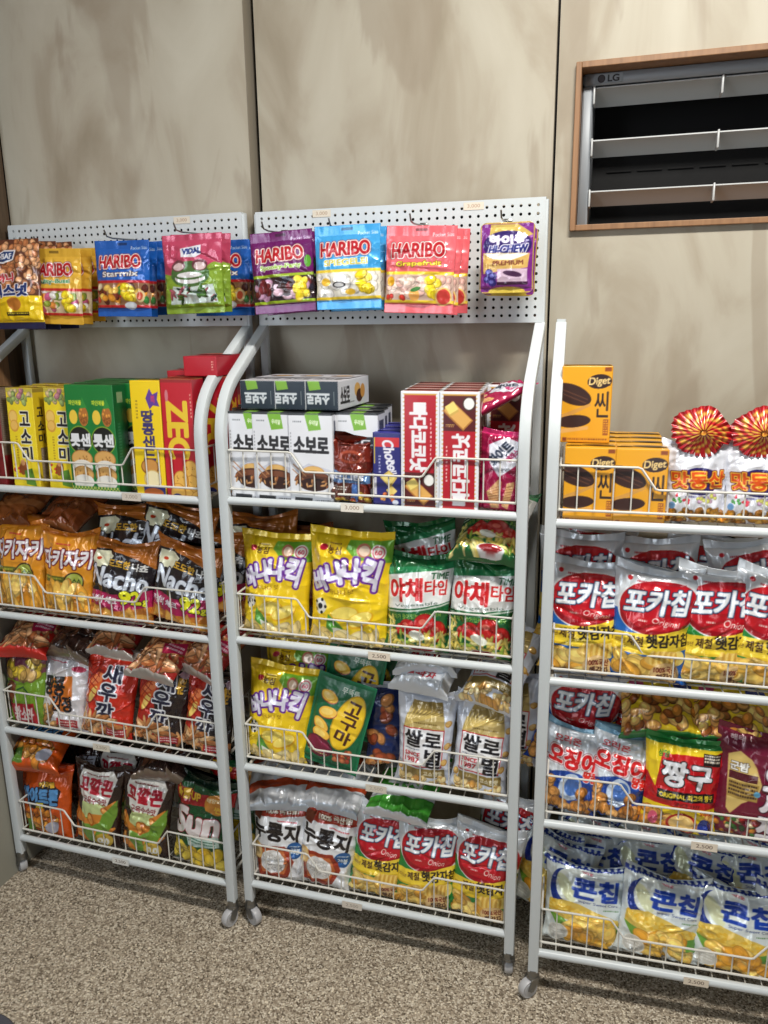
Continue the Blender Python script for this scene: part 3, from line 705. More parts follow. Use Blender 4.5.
def banana():
    Y = (240, 204, 26); c = Cv(17.5, 26, Y)
    c.grad(0, 0, 17.5, 26, (236, 200, 30), (246, 212, 40))
    c.poly([(8.5, 2.2), (17.5, 1.8), (17.5, 6.6), (10, 6.2), (8, 4.2)], (112, 172, 50))
    c.ell(3.2, 4.2, .8, .7, (190, 26, 50)); c.text('농심', 5.6, 4.6, 2.9, 1.6, (70, 40, 20), 0, .05); c.small(4.4, 3.1, 7, 3.5, (90, 60, 20), 1)
    c.ell(11.6, 4.2, 1.5, 1.5, (196, 120, 96)); c.ell(11.7, 4.3, 1.1, 1.1, (240, 214, 190)); c.ell(14.8, 4.4, 1.7, 1.7, (240, 236, 230)); c.ell(14.8, 4.4, 1.4, 1.4, (206, 84, 100)); c.ell(14.8, 4.4, 1.15, 1.15, (240, 236, 230)); c.text('60', 14.8, 4.4, 1.5, 1.0, (206, 84, 100), 0, .06)
    V = (104, 44, 146)
    for ch, x, y, r, hh in (('바', 2.6, 11.2, -.42, 4.4), ('나', 6.0, 9.4, -.25, 4.4), ('나', 9.4, 8.5, -.02, 4.6), ('킥', 13.4, 9.0, .22, 6.2)):
        c.text(ch, x, y, 3.4, hh, V, r, .75)
    for ch, x, y, r, hh in (('바', 2.6, 11.2, -.42, 4.4), ('나', 6.0, 9.4, -.25, 4.4), ('나', 9.4, 8.5, -.02, 4.6), ('킥', 13.4, 9.0, .22, 6.2)):
        c.text(ch, x, y, 3.4, hh, (226, 224, 240), r, .30)
    c.text('바나나 맛', 7.6, 13.1, 5.4, 1.1, (120, 76, 20), -.1, .04, arc=-.4)
    c.ell(3.0, 16.4, 1.6, 1.6, (226, 224, 216)); c.ell(3.0, 16.4, .6, .6, K_)
    for k in range(5): c.ell(3.0+1.35*math.cos(k*1.256), 16.4+1.35*math.sin(k*1.256), .34, .34, K_)
    for (x, y, r) in ((8.5, 17.6, 1.35), (11.8, 18.5, 1.1)): c.ell(x, y, 1.6, 3.0, (226, 172, 30), r); c.ell(x-.1, y-.2, 1.3, 2.7, (246, 224, 110), r)
    c.poly([(5, 17.8), (8.2, 20.8), (7.4, 22.6), (4.6, 20.8)], (92, 158, 62)); c.poly([(6, 20.6), (8.6, 21.2), (8.2, 22.8), (6.6, 22.6)], (226, 230, 216))
    c.bits(1, 21.6, 16.5, 24.6, 26, 1.7, .9, [(238, 216, 150), (228, 200, 124), (246, 230, 176)], 4, .78, 1.06)
    return c
DS['banana', 0] = bag('b', banana(), 7, 41, crumple=1.2, ears=.5); DS['banana', 1] = bag('b', banana(), 6.5, 42, crumple=1.3, ears=.5)

def yachae():
    G = (24, 96, 50); c = Cv(15, 24, G)
    c.poly([(0, 5.4), (15, 3.0), (15, 11.0), (7, 12.8), (0, 13.4)], (222, 224, 222)); c.poly([(0, 4.6), (15, 2.2), (15, 3.6), (0, 6.2)], (40, 130, 80))
    c.text('TIME', 12.2, 5.4, 4.0, 1.4, (40, 96, 60), -.1, .06, shear=.2)
    c.text('야채', 4.7, 9.0, 7.6, 4.8, (198, 34, 38), -.08, .22, ((.2, (240, 238, 236)),)); c.text('타임', 11.6, 8.0, 5.0, 3.2, (198, 40, 40), -.06, .12, ((.15, (240, 238, 236)),))
    c.text('Vegetable', 7.3, 12.0, 10, .8, (80, 100, 90), -.14, .03); c.line([(0, 14), (7, 13.3), (15, 11.4)], .35, (190, 204, 190))
    c.text('야채가 들어있는 맛있는 과자', 7.4, 14.4, 12, 1.2, (200, 220, 90), -.12, .04)
    for (x, y, r) in ((5.8, 17.0, 1.9), (9.6, 16.2, 2.5), (12.6, 17.6, 2.4), (4.2, 17.6, 1.3)): c.ell(x, y, r, r, (146, 18, 22)); c.ell(x-.1, y-.1, r*.88, r*.88, (192, 34, 34)); c.ell(x-.5, y-.6, r*.35, r*.25, (232, 120, 104))
    c.bits(.6, 18.6, 14.4, 22.4, 60, 1.5, .36, [(226, 206, 110), (240, 226, 150), (206, 184, 84), (150, 180, 70)], 6, .75, 1.1)
    c.bits(.4, 15.4, 2.4, 19.5, 10, 1.5, .34, [(232, 214, 120), (246, 232, 160)], 9, .75)
    c.ell(9.2, 22.0, 2.9, 1.1, (222, 222, 226)); c.ell(9.2, 21.8, 2.4, .8, (146, 28, 34)); c.ell(8.0, 18.6, 1.8, 1.0, (236, 240, 226), .3)
    return c
DS['yachae', 0] = bag('y', yachae(), 6.4, 51, crumple=1.2); DS['yachae', 1] = bag('y', yachae(), 5.6, 52, crumple=1.4)

def ssal():
    c = Cv(13.6, 24, (206, 212, 224)); c.poly([(4, 2.6), (10.4, 2.6), (11.4, 9), (2, 9)], (150, 128, 70)); c.poly([(2.6, 6), (11, 6), (11.6, 9), (1.6, 9)], (188, 166, 104))
    for k in range(9): c.line([(2.2+k*.35, 8.8-k*.15), (3.4+k*.9, 4.6+.1*k)], .22, (216, 190, 110))
    c.small(4.2, 7.8, 9.6, 8.3, (110, 90, 40), 1)
    c.rect(1.6, 9.0, 11.6, 17.6, (186, 44, 50)); c.rect(1.85, 9.25, 11.35, 17.35, (232, 233, 236))
    c.text('쌀로', 6.6, 11.4, 8.6, 3.5, (26, 24, 28), .05, .16); c.text('별', 9.2, 15.5, 3.8, 3.9, (26, 24, 28), .05, .16)
    c.small(2.4, 13.6, 6, 14.0, (100, 110, 130), 1); c.text('SINCE', 4.3, 14.9, 3.7, .9, (180, 40, 48), 0, .06); c.text('1987', 4.2, 16.2, 3.7, 1.0, (180, 40, 48), 0, .06)
    c.rect(2.0, 17.9, 12.4, 20.0, (138, 118, 66)); c.text('고소한맛', 9.4, 19.0, 4.4, 1.0, (232, 226, 200), 0, .05)
    c.bits(.6, 20.0, 13, 23.0, 46, .85, .62, [(226, 180, 104), (240, 204, 134), (206, 152, 76), (246, 220, 160)], 8, .7, 1.1)
    for (x, y) in ((12.4, 7.6), (12.7, 12.8), (12.2, 16.4), (1.0, 18.4)): c.ell(x, y, .9, .8, (190, 138, 60)); c.ell(x-.1, y-.1, .7, .6, (232, 190, 112))
    return c
DS['ssal', 0] = bag('s', ssal(), 6.2, 61, crumple=1.1); DS['ssal', 1] = bag('s', ssal(), 6.2, 62, crumple=1.3)

def goguma():
    c = Cv(15, 23, (20, 116, 76)); c.rect(.5, .6, 14.5, 22.4, (14, 100, 62))
    c.text('무뚝뚝', 9.0, 2.9, 4.2, 1.5, (220, 226, 214), .05, .07); 
    c.ell(10.1, 10.2, 3.4, 7.2, (196, 152, 20), .18); c.ell(10.1, 10.2, 3.15, 6.9, (236, 196, 36), .18)
    for ch, y, x in (('고', 6.6, 10.6), ('구', 10.4, 10.2), ('마', 14.0, 9.6)): c.text(ch, x, y, 3.5, 3.2, (70, 34, 20), .16, .14)
    for (x, y, r) in ((4.4, 5.4, .3), (5.0, 9.2, -.2), (4.0, 12.6, .5), (4.6, 14.8, .2)): c.ell(x, y, 2.3, 1.5, (170, 60, 40), r); c.ell(x, y-.1, 2.2, 1.35, (238, 190, 70), r); c.ell(x-.2, y-.2, 1.5, .8, (246, 212, 110), r)
    c.ell(4.6, 18.0, 3.6, 2.6, (96, 24, 46), .2); c.ell(4.4, 17.8, 3.0, 2.0, (130, 36, 66), .2); c.small(2, 19.6, 7, 20, (200, 190, 120), 1)
    c.bits(8.4, 17, 12, 20, 14, .8, .7, [(214, 190, 120), (190, 110, 70), (150, 60, 40)], 3, .7)
    return c
DS['goguma', 0] = bag('g', goguma(), 3.4, 71, m=M_MATTE, crumple=.7, flat=True, rim=.1, tseal=.05, kind='snack_pouch')

def nurung():
    c = Cv(15, 23, (224, 226, 230)); R = (164, 46, 24)
    c.poly([(0, 2.6), (15, 1.4), (15, 4.4), (0, 6.2)], R); c.text('100% 국산쌀!', 8.4, 3.6, 8.4, 1.7, (236, 226, 206), -.1, .1, ((.1, (80, 20, 12)),)); c.poly([(0, 2.8), (3.4, 3.4), (2.6, 6.8), (0, 6)], (110, 44, 20))
    c.small(7.4, 6.0, 12.6, 6.6, (196, 70, 80), 1)
    c.text('누룽지', 6.8, 9.0, 12.8, 4.4, (34, 28, 28), .03, .24)
    c.ell(12.4, 13.2, 2.3, 2.1, (34, 88, 150)); c.text('28봉', 12.4, 13.5, 2.8, 1.2, (226, 232, 238), 0, .07); c.small(10.9, 12.1, 13.9, 12.5, (220, 226, 236), 1)
    c.poly([(2.6, 13), (9.6, 12.2), (12.4, 16), (10.4, 20.4), (3.2, 20.8), (.8, 16)], (150, 52, 28)); c.poly([(3.4, 13.8), (9.0, 13.2), (11.0, 16.2), (9.6, 19.4), (4.0, 19.8), (2.0, 16)], (196, 110, 60))
    c.ell(6.6, 16.6, 3.4, 3.0, (232, 232, 232)); c.bits(4.4, 14.8, 8.8, 18.6, 40, .5, .3, [(236, 236, 234), (206, 204, 202), (226, 224, 220)], 4, .8)
    c.ell(1.6, 14.6, 2.0, 2.2, (232, 190, 120)); c.ell(1.6, 14.6, 1.5, 1.7, (244, 214, 156)); c.small(3, 20.4, 10, 21.2, R, 1)
    return c
DS['nurung', 0] = bag('n', nurung(), 6.0, 81, crumple=1.3); DS['nurung', 1] = bag('n', nurung(), 6.0, 82, crumple=1.5)

def ojing():
    c = Cv(13, 20, (212, 220, 228)); c.rect(0, 0, 13, 1.4, (150, 196, 222)); c.poly([(0, 11.5), (5, 10), (13, 10.8), (13, 20), (0, 20)], (30, 66, 150))
    c.text('오리온', 4.5, 4.0, 5.4, 1.5, (196, 40, 48), .06, .06); c.text('오징어', 5.8, 7.6, 10.6, 3.8, (206, 30, 34), .10, .24, ((.22, (238, 238, 240)), (.1, (120, 30, 40)))); c.text('땅콩', 10.6, 10.6, 3.6, 1.9, (214, 50, 40), .1, .14, ((.14, (238, 238, 240)),))
    c.ell(6.4, 13.2, 2.4, 2.8, (190, 206, 226), .2); c.ell(6.8, 13.0, 1.6, 2.0, (70, 110, 180), .2)
    c.bits(1.0, 12.4, 3.4, 18.2, 8, 1.35, 1.15, [(196, 134, 66), (212, 152, 84)], 3, .62, 1.2); c.bits(8.2, 13.4, 12, 18.2, 12, 1.45, 1.2, [(190, 124, 56), (212, 152, 84)], 5, .62, 1.2)
    c.bits(3, 16.6, 9, 18.6, 8, 1.4, 1.1, [(196, 134, 66), (222, 166, 98)], 7, .62)
    return c
DS['ojing', 0] = bag('o', ojing(), 6.2, 91, crumple=1.3); DS['ojing', 1] = bag('o', ojing(), 5.8, 92, crumple=1.6)

def jjanggu():
    R = (190, 26, 32); Y = (240, 210, 40); c = Cv(16, 22.5, R)
    c.rect(0, 0, 16, 2.4, (40, 130, 60)); c.poly([(0, 2.2), (16, 2.4), (11, 4.6), (5, 4.4), (2.4, 12), (0, 9)], Y); c.poly([(3.4, 4.5), (16, 3.8), (16, 15), (1.6, 15)], R)
    c.text('삼양', 3.7, 4.5, 2.3, 1.4, (40, 120, 50), 0, .06); c.rect(11.4, 3.2, 15.2, 5.8, (40, 30, 26)); c.small(11.6, 3.5, 15, 5.4, (220, 210, 190), 3)
    c.text('짱구', 8.6, 8.4, 9.8, 5.0, (224, 226, 232), .03, .26, ((.24, (24, 22, 26)),))
    c.poly([(2.8, 12.0), (15, 11.6), (15, 13.4), (2.8, 13.8)], (26, 20, 20)); c.text('ORIGINAL 최고의 짱구', 8.9, 12.7, 11.2, 1.1, (240, 216, 60), -.03, .05); c.text('SINCE 1973', 9, 14.4, 5, .8, (60, 10, 14), 0, .04)
    c.poly([(0, 15.2), (16, 14.9), (16, 22.5), (0, 22.5)], Y)
    c.bits(1, 17, 15, 20.6, 20, 1.4, 1.1, [(206, 140, 60), (226, 170, 90), (178, 108, 44)], 5, .66, 1.2)
    c.ell(8.4, 18.6, 3.0, 2.4, (170, 30, 30)); c.ell(8.4, 18.5, 2.5, 1.9, (232, 196, 120)); c.ell(2.6, 18.6, 1.1, 1.5, (214, 90, 120)); c.ell(13.2, 19, 1.6, 1.9, (40, 60, 150)); c.text('오리지널', 13.2, 15.8, 2.8, .9, (170, 20, 30), 0, .05)
    return c
DS['jjanggu', 0] = bag('j', jjanggu(), 6.2, 101, crumple=1.1)
def jjanggu_y():
    Y = (232, 200, 40); c = Cv(16, 22, Y); c.rect(0, 0, 16, 1.8, (40, 130, 60)); c.rect(0, 20.2, 16, 22, (40, 130, 60))
    c.poly([(0, 0), (6, 0), (9, 5), (2, 8), (0, 7)], (176, 26, 34)); c.ell(9.4, 6.5, 3.8, 2.6, (40, 28, 24), .1); c.ell(9.6, 7.4, 3.3, 2.3, (224, 186, 140), .1)
    c.bits(.6, 12, 15.4, 19.6, 46, 1.4, 1.0, [(196, 126, 50), (222, 160, 84), (232, 184, 104), (150, 84, 34)], 5, .62, 1.25); c.ell(12.6, 10.6, 2.2, 1.5, (36, 50, 130)); c.ell(3.4, 10.4, 1.6, 1.2, (196, 80, 120))
    return c
DS['jjangy', 0] = bag('j', jjanggu_y(), 6, 105, crumple=1.3)

def osatz():
    M = (110, 24, 50); c = Cv(17, 24.5, M); c.text('해태', 3.6, 2.8, 2.8, 1.2, (220, 200, 204), 0, .08)
    c.poly([(2.2, 6.4), (4.4, 5.4), (6.6, 6.6), (7.6, 8.0), (8.8, 11), (8.4, 13.4), (5.8, 15.4), (4.0, 18), (3.0, 17), (2.6, 13)], (212, 184, 110))
    c.text('군밤', 4.6, 8.4, 3.4, 1.6, (232, 232, 226), 0, .12, ((.12, (60, 40, 30)),)); c.rect(2.8, 9.5, 8, 11, (84, 28, 36)); c.rect(2.8, 11.2, 8.4, 14.6, (170, 140, 70)); c.small(3, 11.5, 8.2, 14.4, (60, 40, 30), 4); c.ell(8.2, 13.0, .6, .6, (90, 160, 200))
    for ch, y in (('오', 9.4), ('사', 14.6), ('쯔', 19.4)): c.text(ch, 11.2, y, 4.0, 4.2, (226, 222, 230), -.05, .36, ((.2, (50, 16, 30)),))
    c.bits(1, 18.6, 9, 22.4, 40, .6, .5, [(60, 110, 50), (150, 40, 40), (206, 190, 150), (40, 60, 40), (200, 130, 50)], 9, .7)
    return c
DS['osatz', 0] = bag('o', osatz(), 6, 111, crumple=.8)

def zaki():
    O = (222, 150, 36); c = Cv(15, 24, O); c.grad(0, 0, 15, 24, (214, 138, 30), (226, 156, 44)); c.rect(0, 0, 15, 2.2, (196, 116, 30))
    c.small(5, 4.4, 9, 5.2, (190, 40, 60), 1); 
    c.text('자키자키', 7.6, 8.2, 13.8, 4.4, (232, 228, 232), -.03, .18, ((.32, (110, 20, 34)),), shear=.1)
    c.rect(0, 12.4, 8, 14.0, (96, 100, 30)); c.small(.6, 12.8, 7.4, 13.6, (180, 180, 60), 1)
    c.ell(10.4, 13.6, 2.6, 2.4, (60, 40, 20)); c.ell(10.4, 13.6, 2.25, 2.05, (160, 170, 70)); c.text('옥수수', 10.4, 13.6, 3.4, 1.6, (30, 60, 30), 0, .06)
    c.bits(1, 16, 14, 22, 24, 1.1, 3.2, [(226, 164, 56), (238, 186, 84), (206, 136, 36), (244, 204, 110)], 9, .72, 1.1, .5)
    return c
DS['zaki', 0] = bag('z', zaki(), 6.2, 121, crumple=1.4, ears=1.3); DS['zaki', 1] = bag('z', zaki(), 6.2, 122, crumple=1.4, ears=1.3)

def nacho():
    O = (176, 102, 32); c = Cv(17.5, 24, O); c.grad(0, 0, 17.5, 24, (170, 98, 34), (196, 122, 44))
    c.poly([(0, 4), (6, 3.6), (14, 6.2), (17.5, 8), (17.5, 16.8), (9, 18.4), (0, 17.6)], (30, 24, 28))
    c.poly([(.8, 4.6), (6.2, 4.2), (7.6, 5.4), (5.8, 8.6), (1.2, 9.0)], (226, 226, 196)); c.ell(3.2, 6.6, .7, .4, (190, 60, 30)); c.ell(5.4, 5.6, .4, .5, (226, 226, 196))
    c.text('도도한', 9.0, 7.4, 5.2, 1.9, (206, 160, 50), .1, .1, ((.1, K_),)); c.text('나쵸', 14.0, 7.9, 3.8, 1.9, (222, 222, 220), .1, .1, ((.1, K_),))
    c.text('Nacho', 9.0, 11.4, 15.2, 4.8, (214, 222, 234), .08, .22, ((.18, (60, 60, 76)), (.14, K_)), shear=.05)
    c.poly([(0, 14.8), (8, 15.6), (17.5, 13.6), (17.5, 18.0), (9, 19.8), (0, 18.8)], (170, 28, 84))
    c.text('가성비 체크', 5.0, 17.2, 8.4, 1.7, (236, 226, 236), .0, .1, ((.08, (80, 10, 40)),)); c.text('92', 12.4, 16.0, 4.8, 3.2, (226, 226, 40), -.05, .26, ((.22, K_),)); c.text('g', 15.9, 17.2, 1.1, 1.6, (226, 226, 40), 0, .12, ((.16, K_),))
    for (x, y, r) in ((3, 20.6, .1), (7.4, 21, 2.2), (12, 20.4, .6), (15.4, 21.2, 1.6)):
        P = [(x+2.9*math.cos(r+k*2.09), y+2.2*math.sin(r+k*2.09)) for k in range(3)]; c.poly(P, (196, 130, 46)); P = [(x+2.4*math.cos(r+k*2.09), y+1.8*math.sin(r+k*2.09)) for k in range(3)]; c.poly(P, (232, 176, 84))
    c.text('치즈맛', 13.6, 22.2, 3.2, 1.1, (232, 222, 210), 0, .08, ((.1, (150, 30, 40)),))
    return c
for s_ in (0, 1): DS['nacho', s_] = bag('n', nacho(), 6.2, 131+s_, wcm=18.4, hcm=22.6, crumple=1.5, ears=1.4)

def saeu(spicy):
    R = (196, 44, 26) if not spicy else (34, 24, 26); c = Cv(15, 24.5, R)
    c.rect(0, 0, 15, 2.4, (170, 160, 150) if not spicy else (60, 48, 44)); 
    if spicy: c.poly([(0, 3.2), (7, 3), (6.4, 12), (8, 20), (0, 22)], (176, 40, 30)); c.text('매운', 12.6, 6.4, 1.9, 4.4, (206, 160, 50), .1, .12)
    c.small(10.8 if not spicy else 8, 3.4, 13.6, 4.0, (236, 206, 200), 1)
    c.ell(3.6, 10.6, 2.6, 5.4, (150, 26, 18), .5); c.ell(3.4, 10.8, 2.0, 4.6, (214, 92, 40), .5); c.ell(3.8, 12.4, .9, 2.6, (240, 206, 110), .5); c.ell(4.6, 8.4, 1.0, 2.4, (232, 130, 80), .9)
    for a in range(4): c.line([(2.0, 6.4+a*1.6), (5.2, 7.8+a*1.5)], .3, (170, 40, 26))
    for k in range(5): c.line([(5.8, 3.2+k*.2), (1.4+k*.7, 4.6+k), (.4+k*.3, 8+k)], .12, (110, 20, 16))
    for ch, y, x in (('새', 6.3, 8.6), ('우', 11.0, 8.2), ('깡', 15.8, 8.0)): c.text(ch, x, y, 4.6, 4.2, (34, 34, 60), -.05, .2, ((.34, (228, 230, 236)),))
    c.bits(.6, 17.6, 14.4, 22.4, 34, .62, 2.3, [(206, 146, 92), (226, 172, 116), (184, 118, 66), (234, 190, 140)], 5, .66, 1.1)
    c.rect(8.6, 20.0, 13.8, 21.8, (170, 26, 40)); c.small(9, 20.3, 13.5, 21.6, (236, 220, 216), 2)
    if spicy: c.ell(13, 3.6, 1.3, 1.2, (206, 176, 196))
    return c
DS['saeu', 0] = bag('s', saeu(False), 6, 141, crumple=1.2); DS['saeu_hot', 0] = bag('s', saeu(True), 6, 142, crumple=1.2); DS['saeu_hot', 1] = bag('s', saeu(True), 6, 143, crumple=1.4)
def sticks(base, edge, txt):
    c = Cv(15, 24, base); c.bits(.6, 12, 14.4, 21.4, 60, .65, 2.6, [(196, 128, 80), (216, 154, 104), (170, 100, 60), (226, 176, 130)], 8, .6, 1.15)
    c.rect(0, 22, 15, 24, edge); c.rect(0, 0, 15, 2, edge); c.poly([(8, 14), (14, 12), (14.5, 15), (9, 17)], (170, 30, 70)); c.small(9, 13.6, 13.8, 15.6, (236, 210, 220), 2); c.text(txt, 7.5, 7, 9, 4, (230, 226, 230), 0, .2, ((.2, (40, 20, 30)),))
    return c
DS['sticks', 0] = bag('s', sticks((150, 34, 30), (176, 168, 160), '새우깡'), 5.6, 151, crumple=1.4); DS['rings', 0] = bag('s', sticks((176, 34, 26), (190, 40, 28), '오뜨'), 5.6, 152, crumple=1.2)

def greenbag():
    c = Cv(13.5, 22, (112, 150, 40)); c.poly([(0, 0), (13.5, 0), (13.5, 6), (8, 9), (0, 8)], (116, 60, 80)); c.bits(1, 2.6, 12, 7.2, 16, 1.2, 1.8, [(206, 170, 110), (190, 150, 80), (214, 184, 60)], 3, .6)
    c.ell(3, 13, 2.2, 4.4, (120, 66, 40), .3); c.line([(6, 11), (8, 10), (10, 11.5)], .4, (30, 80, 40)); c.poly([(4, 14.6), (11, 14), (12.4, 20.4), (5.6, 20.8)], (170, 30, 44))
    c.text('왕소라', 8.2, 17.2, 5.4, 4.2, (226, 206, 206), .05, .16); c.rect(0, 20.2, 13.5, 22, (60, 110, 90))
    return c
DS['greenbag', 0] = bag('g', greenbag(), 5.4, 161, crumple=1.1)
def ddangang():
    c = Cv(14.5, 22, (214, 212, 216)); c.rect(0, 0, 14.5, 1.9, (206, 120, 40)); c.small(2.4, 3.2, 7.4, 3.9, (180, 60, 80), 1)
    c.ell(11.0, 4.8, 2.3, 2.0, (236, 232, 236)); c.ell(11.0, 4.9, 1.9, .7, (200, 40, 80)); c.poly([(3.4, 8.0), (9.6, 6.6), (10.2, 12), (9.2, 15.6), (4, 16), (3, 12)], (206, 112, 36))
    c.text('땅콩', 4.8, 9.6, 5.8, 4.6, (30, 26, 30), -.05, .22); c.text('강정', 7.4, 13.8, 5.0, 3.8, (30, 26, 30), -.05, .18); c.bits(.6, 15.4, 5.6, 20.6, 20, 1.1, .9, [(176, 124, 66), (206, 160, 100)], 4, .6); c.rect(6, 17.6, 12, 19.6, (170, 40, 46)); c.small(6.4, 18, 11.6, 19.4, (230, 206, 200), 2)
    return c
DS['ddangang', 0] = bag('d', ddangang(), 5.6, 171, crumple=1.3)
def choco_bag():
    c = Cv(15, 22, (50, 34, 30)); c.rect(0, 20, 15, 22, (120, 104, 90)); c.bits(3, 8, 12, 18, 14, 1.5, 1.2, [(90, 56, 40), (120, 80, 56)], 5, .6); c.text('초코', 10, 6, 5, 3, (196, 200, 214), 0, .2)
    return c
DS['dark', 0] = bag('d', choco_bag(), 5.6, 181, crumple=1.6)

def kko():
    c = Cv(14.5, 23, (46, 28, 22)); c.poly([(2.6, 2.2), (11.6, 1.6), (13.4, 3.6), (10.8, 12.2), (12, 20), (4.4, 20.4), (4.6, 12), (1.8, 5.2)], (222, 220, 214)); c.poly([(3.8, 10.4), (10.8, 10.2), (11.8, 20), (4.4, 20.4)], (190, 204, 140)); c.poly([(4.6, 14), (11.2, 14), (11.8, 20.4), (4.4, 20.6)], (110, 150, 60))
    c.small(4.2, 2.9, 10.6, 3.6, (110, 40, 40), 1); c.text('꼬깔콘', 7.4, 6.0, 9.6, 3.8, (176, 24, 46), .03, .22, ((.12, (236, 226, 226)),)); c.text('군옥수수맛', 7.6, 9.6, 6.8, 1.7, (130, 30, 40), .03, .08)
    for (x, y, r, k) in ((3.0, 14.0, .35, 1.25), (8.6, 14.0, -.25, 1), (11.6, 11.2, -.8, .8), (3.4, 18.6, .6, 1), (10.6, 17.6, -.4, 1)):
        P = [(x+k*(math.cos(r)*a-math.sin(r)*b_), y+k*(math.sin(r)*a+math.cos(r)*b_)) for a, b_ in ((-2.0, -1.7), (3.4, -.2), (3.4, .3), (-2.0, 1.7))]; c.poly(P, (206, 128, 44)); c.ell(x-1.7*k*math.cos(r), y-1.7*k*math.sin(r), .9*k, 1.75*k, (170, 92, 30), r); c.ell(x-1.8*k*math.cos(r), y-1.8*k*math.sin(r), .6*k, 1.35*k, (224, 156, 74), r)
    c.poly([(10, 13), (14, 9), (14.2, 13), (11, 19), (8, 20)], (110, 150, 50)); c.ell(10.6, 19.6, 2.4, 1.9, (190, 160, 60)); c.text('0.0', 10.5, 19.8, 2.9, 1.5, (226, 226, 220), 0, .16)
    return c
DS['kko', 0] = bag('k', kko(), 6, 191, crumple=1.0); DS['kko', 1] = bag('k', kko(), 6, 192, crumple=1.2)
def moist():
    O = (204, 82, 20); c = Cv(17, 22, O); c.rect(0, 0, 17, 2.2, (190, 66, 18)); c.poly([(3, 8.6), (12, 5.4), (14.6, 7.4), (14, 11.4), (9, 14), (4, 12.2)], (40, 30, 36))
    c.text('바이트론', 8.2, 9.4, 11.4, 4.2, (90, 150, 206), -.05, .26, ((.2, (24, 22, 40)),)); c.text('카라멜', 10.4, 6.0, 4.4, 1.4, (226, 176, 50), -.12, .1, ((.12, K_),)); c.text('콘', 8.6, 12.4, 2.2, 2.2, (206, 190, 50), 0, .2, ((.2, K_),))
    c.bits(1.6, 13.4, 13, 20, 34, 1.5, 1.1, [(206, 130, 44), (222, 156, 66), (184, 100, 30)], 6, .6, 1.15); c.poly([(3.4, 16.6), (6, 16), (7, 20), (4, 20.6)], (90, 130, 50)); c.ell(12.4, 17.6, 2.2, 1.6, (180, 180, 196), -.6)
    return c
DS['moist', 0] = bag('m', moist(), 6.4, 201, crumple=1.3)
def sun():
    G = (22, 72, 38); c = Cv(17, 24.5, G); c.rect(0, 0, 17, 2.2, (14, 40, 26)); c.poly([(0, 3.0), (8, 4.4), (17, 2.4), (17, 6), (11, 6.6), (4, 8), (0, 7)], (160, 28, 30)); c.text('볼륨UP', 4.6, 5.2, 7.4, 2.4, (226, 180, 50), .03, .14, ((.1, (90, 10, 10)),)); c.ell(13, 5.8, 3.2, 2.6, (196, 130, 50)); c.text('태양의맛', 12.8, 4.9, 5, 1.0, (232, 214, 170), -.05, .05); c.text('썬', 13.4, 7.0, 2.0, 1.7, (226, 180, 60), 0, .1)
    c.text('Sun', 7.8, 11.2, 13, 5.8, (222, 214, 214), -.08, .5, ((.2, (150, 40, 50)), (.2, (10, 40, 20))), shear=.15)
    c.poly([(5.6, 14.8), (14.6, 13.6), (15, 16.2), (6.4, 17.2)], (196, 220, 214)); c.small(6.4, 15, 14, 16.4, (60, 110, 90), 2)
    c.bits(1, 18, 16, 22.6, 26, 1.9, 1.5, [(222, 190, 50), (236, 208, 80), (196, 160, 34)], 4, .66, 1.1)
    return c
DS['sun', 0] = bag('s', sun(), 6.6, 211, crumple=1.1); DS['sun', 1] = bag('s', sun(), 6, 212, crumple=1.6)
def foilbag(c1, c2, c3, seed):
    c = Cv(15, 22, c1); c.rect(0, 0, 15, 2, c2); c.poly([(0, 6), (15, 3), (15, 6.6), (0, 9.6)], c3); c.poly([(0, 15), (15, 12.6), (15, 15), (0, 17.6)], c3); c.text('과자', 7.5, 12, 8, 4, c2, 0, .2); c.rect(0, 20.2, 15, 22, c2)
    return c
DS['silver', 0] = bag('f', foilbag((206, 208, 212), (190, 200, 212), (170, 66, 34), 1), 3.4, 221, crumple=1.3); DS['silvergreen', 0] = bag('f', foilbag((66, 150, 50), (210, 214, 220), (206, 212, 214), 2), 3.4, 222, crumple=1.3)
def bluebag():
    c = Cv(14, 22, (28, 44, 96)); c.rect(0, 0, 14, 2, (190, 196, 206)); c.bits(0, 5, 6, 20, 16, 1.6, 1.2, [(190, 110, 60), (206, 140, 80), (150, 70, 40)], 3, .6)
    for k, ch in enumerate('구운양파'): c.text(ch, 10.6, 5+k*3.8, 3.6, 3.2, (214, 216, 222), 0, .2)
    return c
DS['bluebag', 0] = bag('b', bluebag(), 5.4, 231, crumple=1.0)
def white_lying():
    c = Cv(15, 22, (208, 214, 222)); c.ell(7.5, 14, 5, 3, (190, 70, 40)); c.ell(7.5, 14, 4, 2, (222, 160, 110)); c.text('쌀과자', 7.5, 17.4, 7, 2, (180, 40, 50), 0, .1)
    return c
DS['whitelie', 0] = bag('w', white_lying(), 5.4, 241, crumple=1.3)

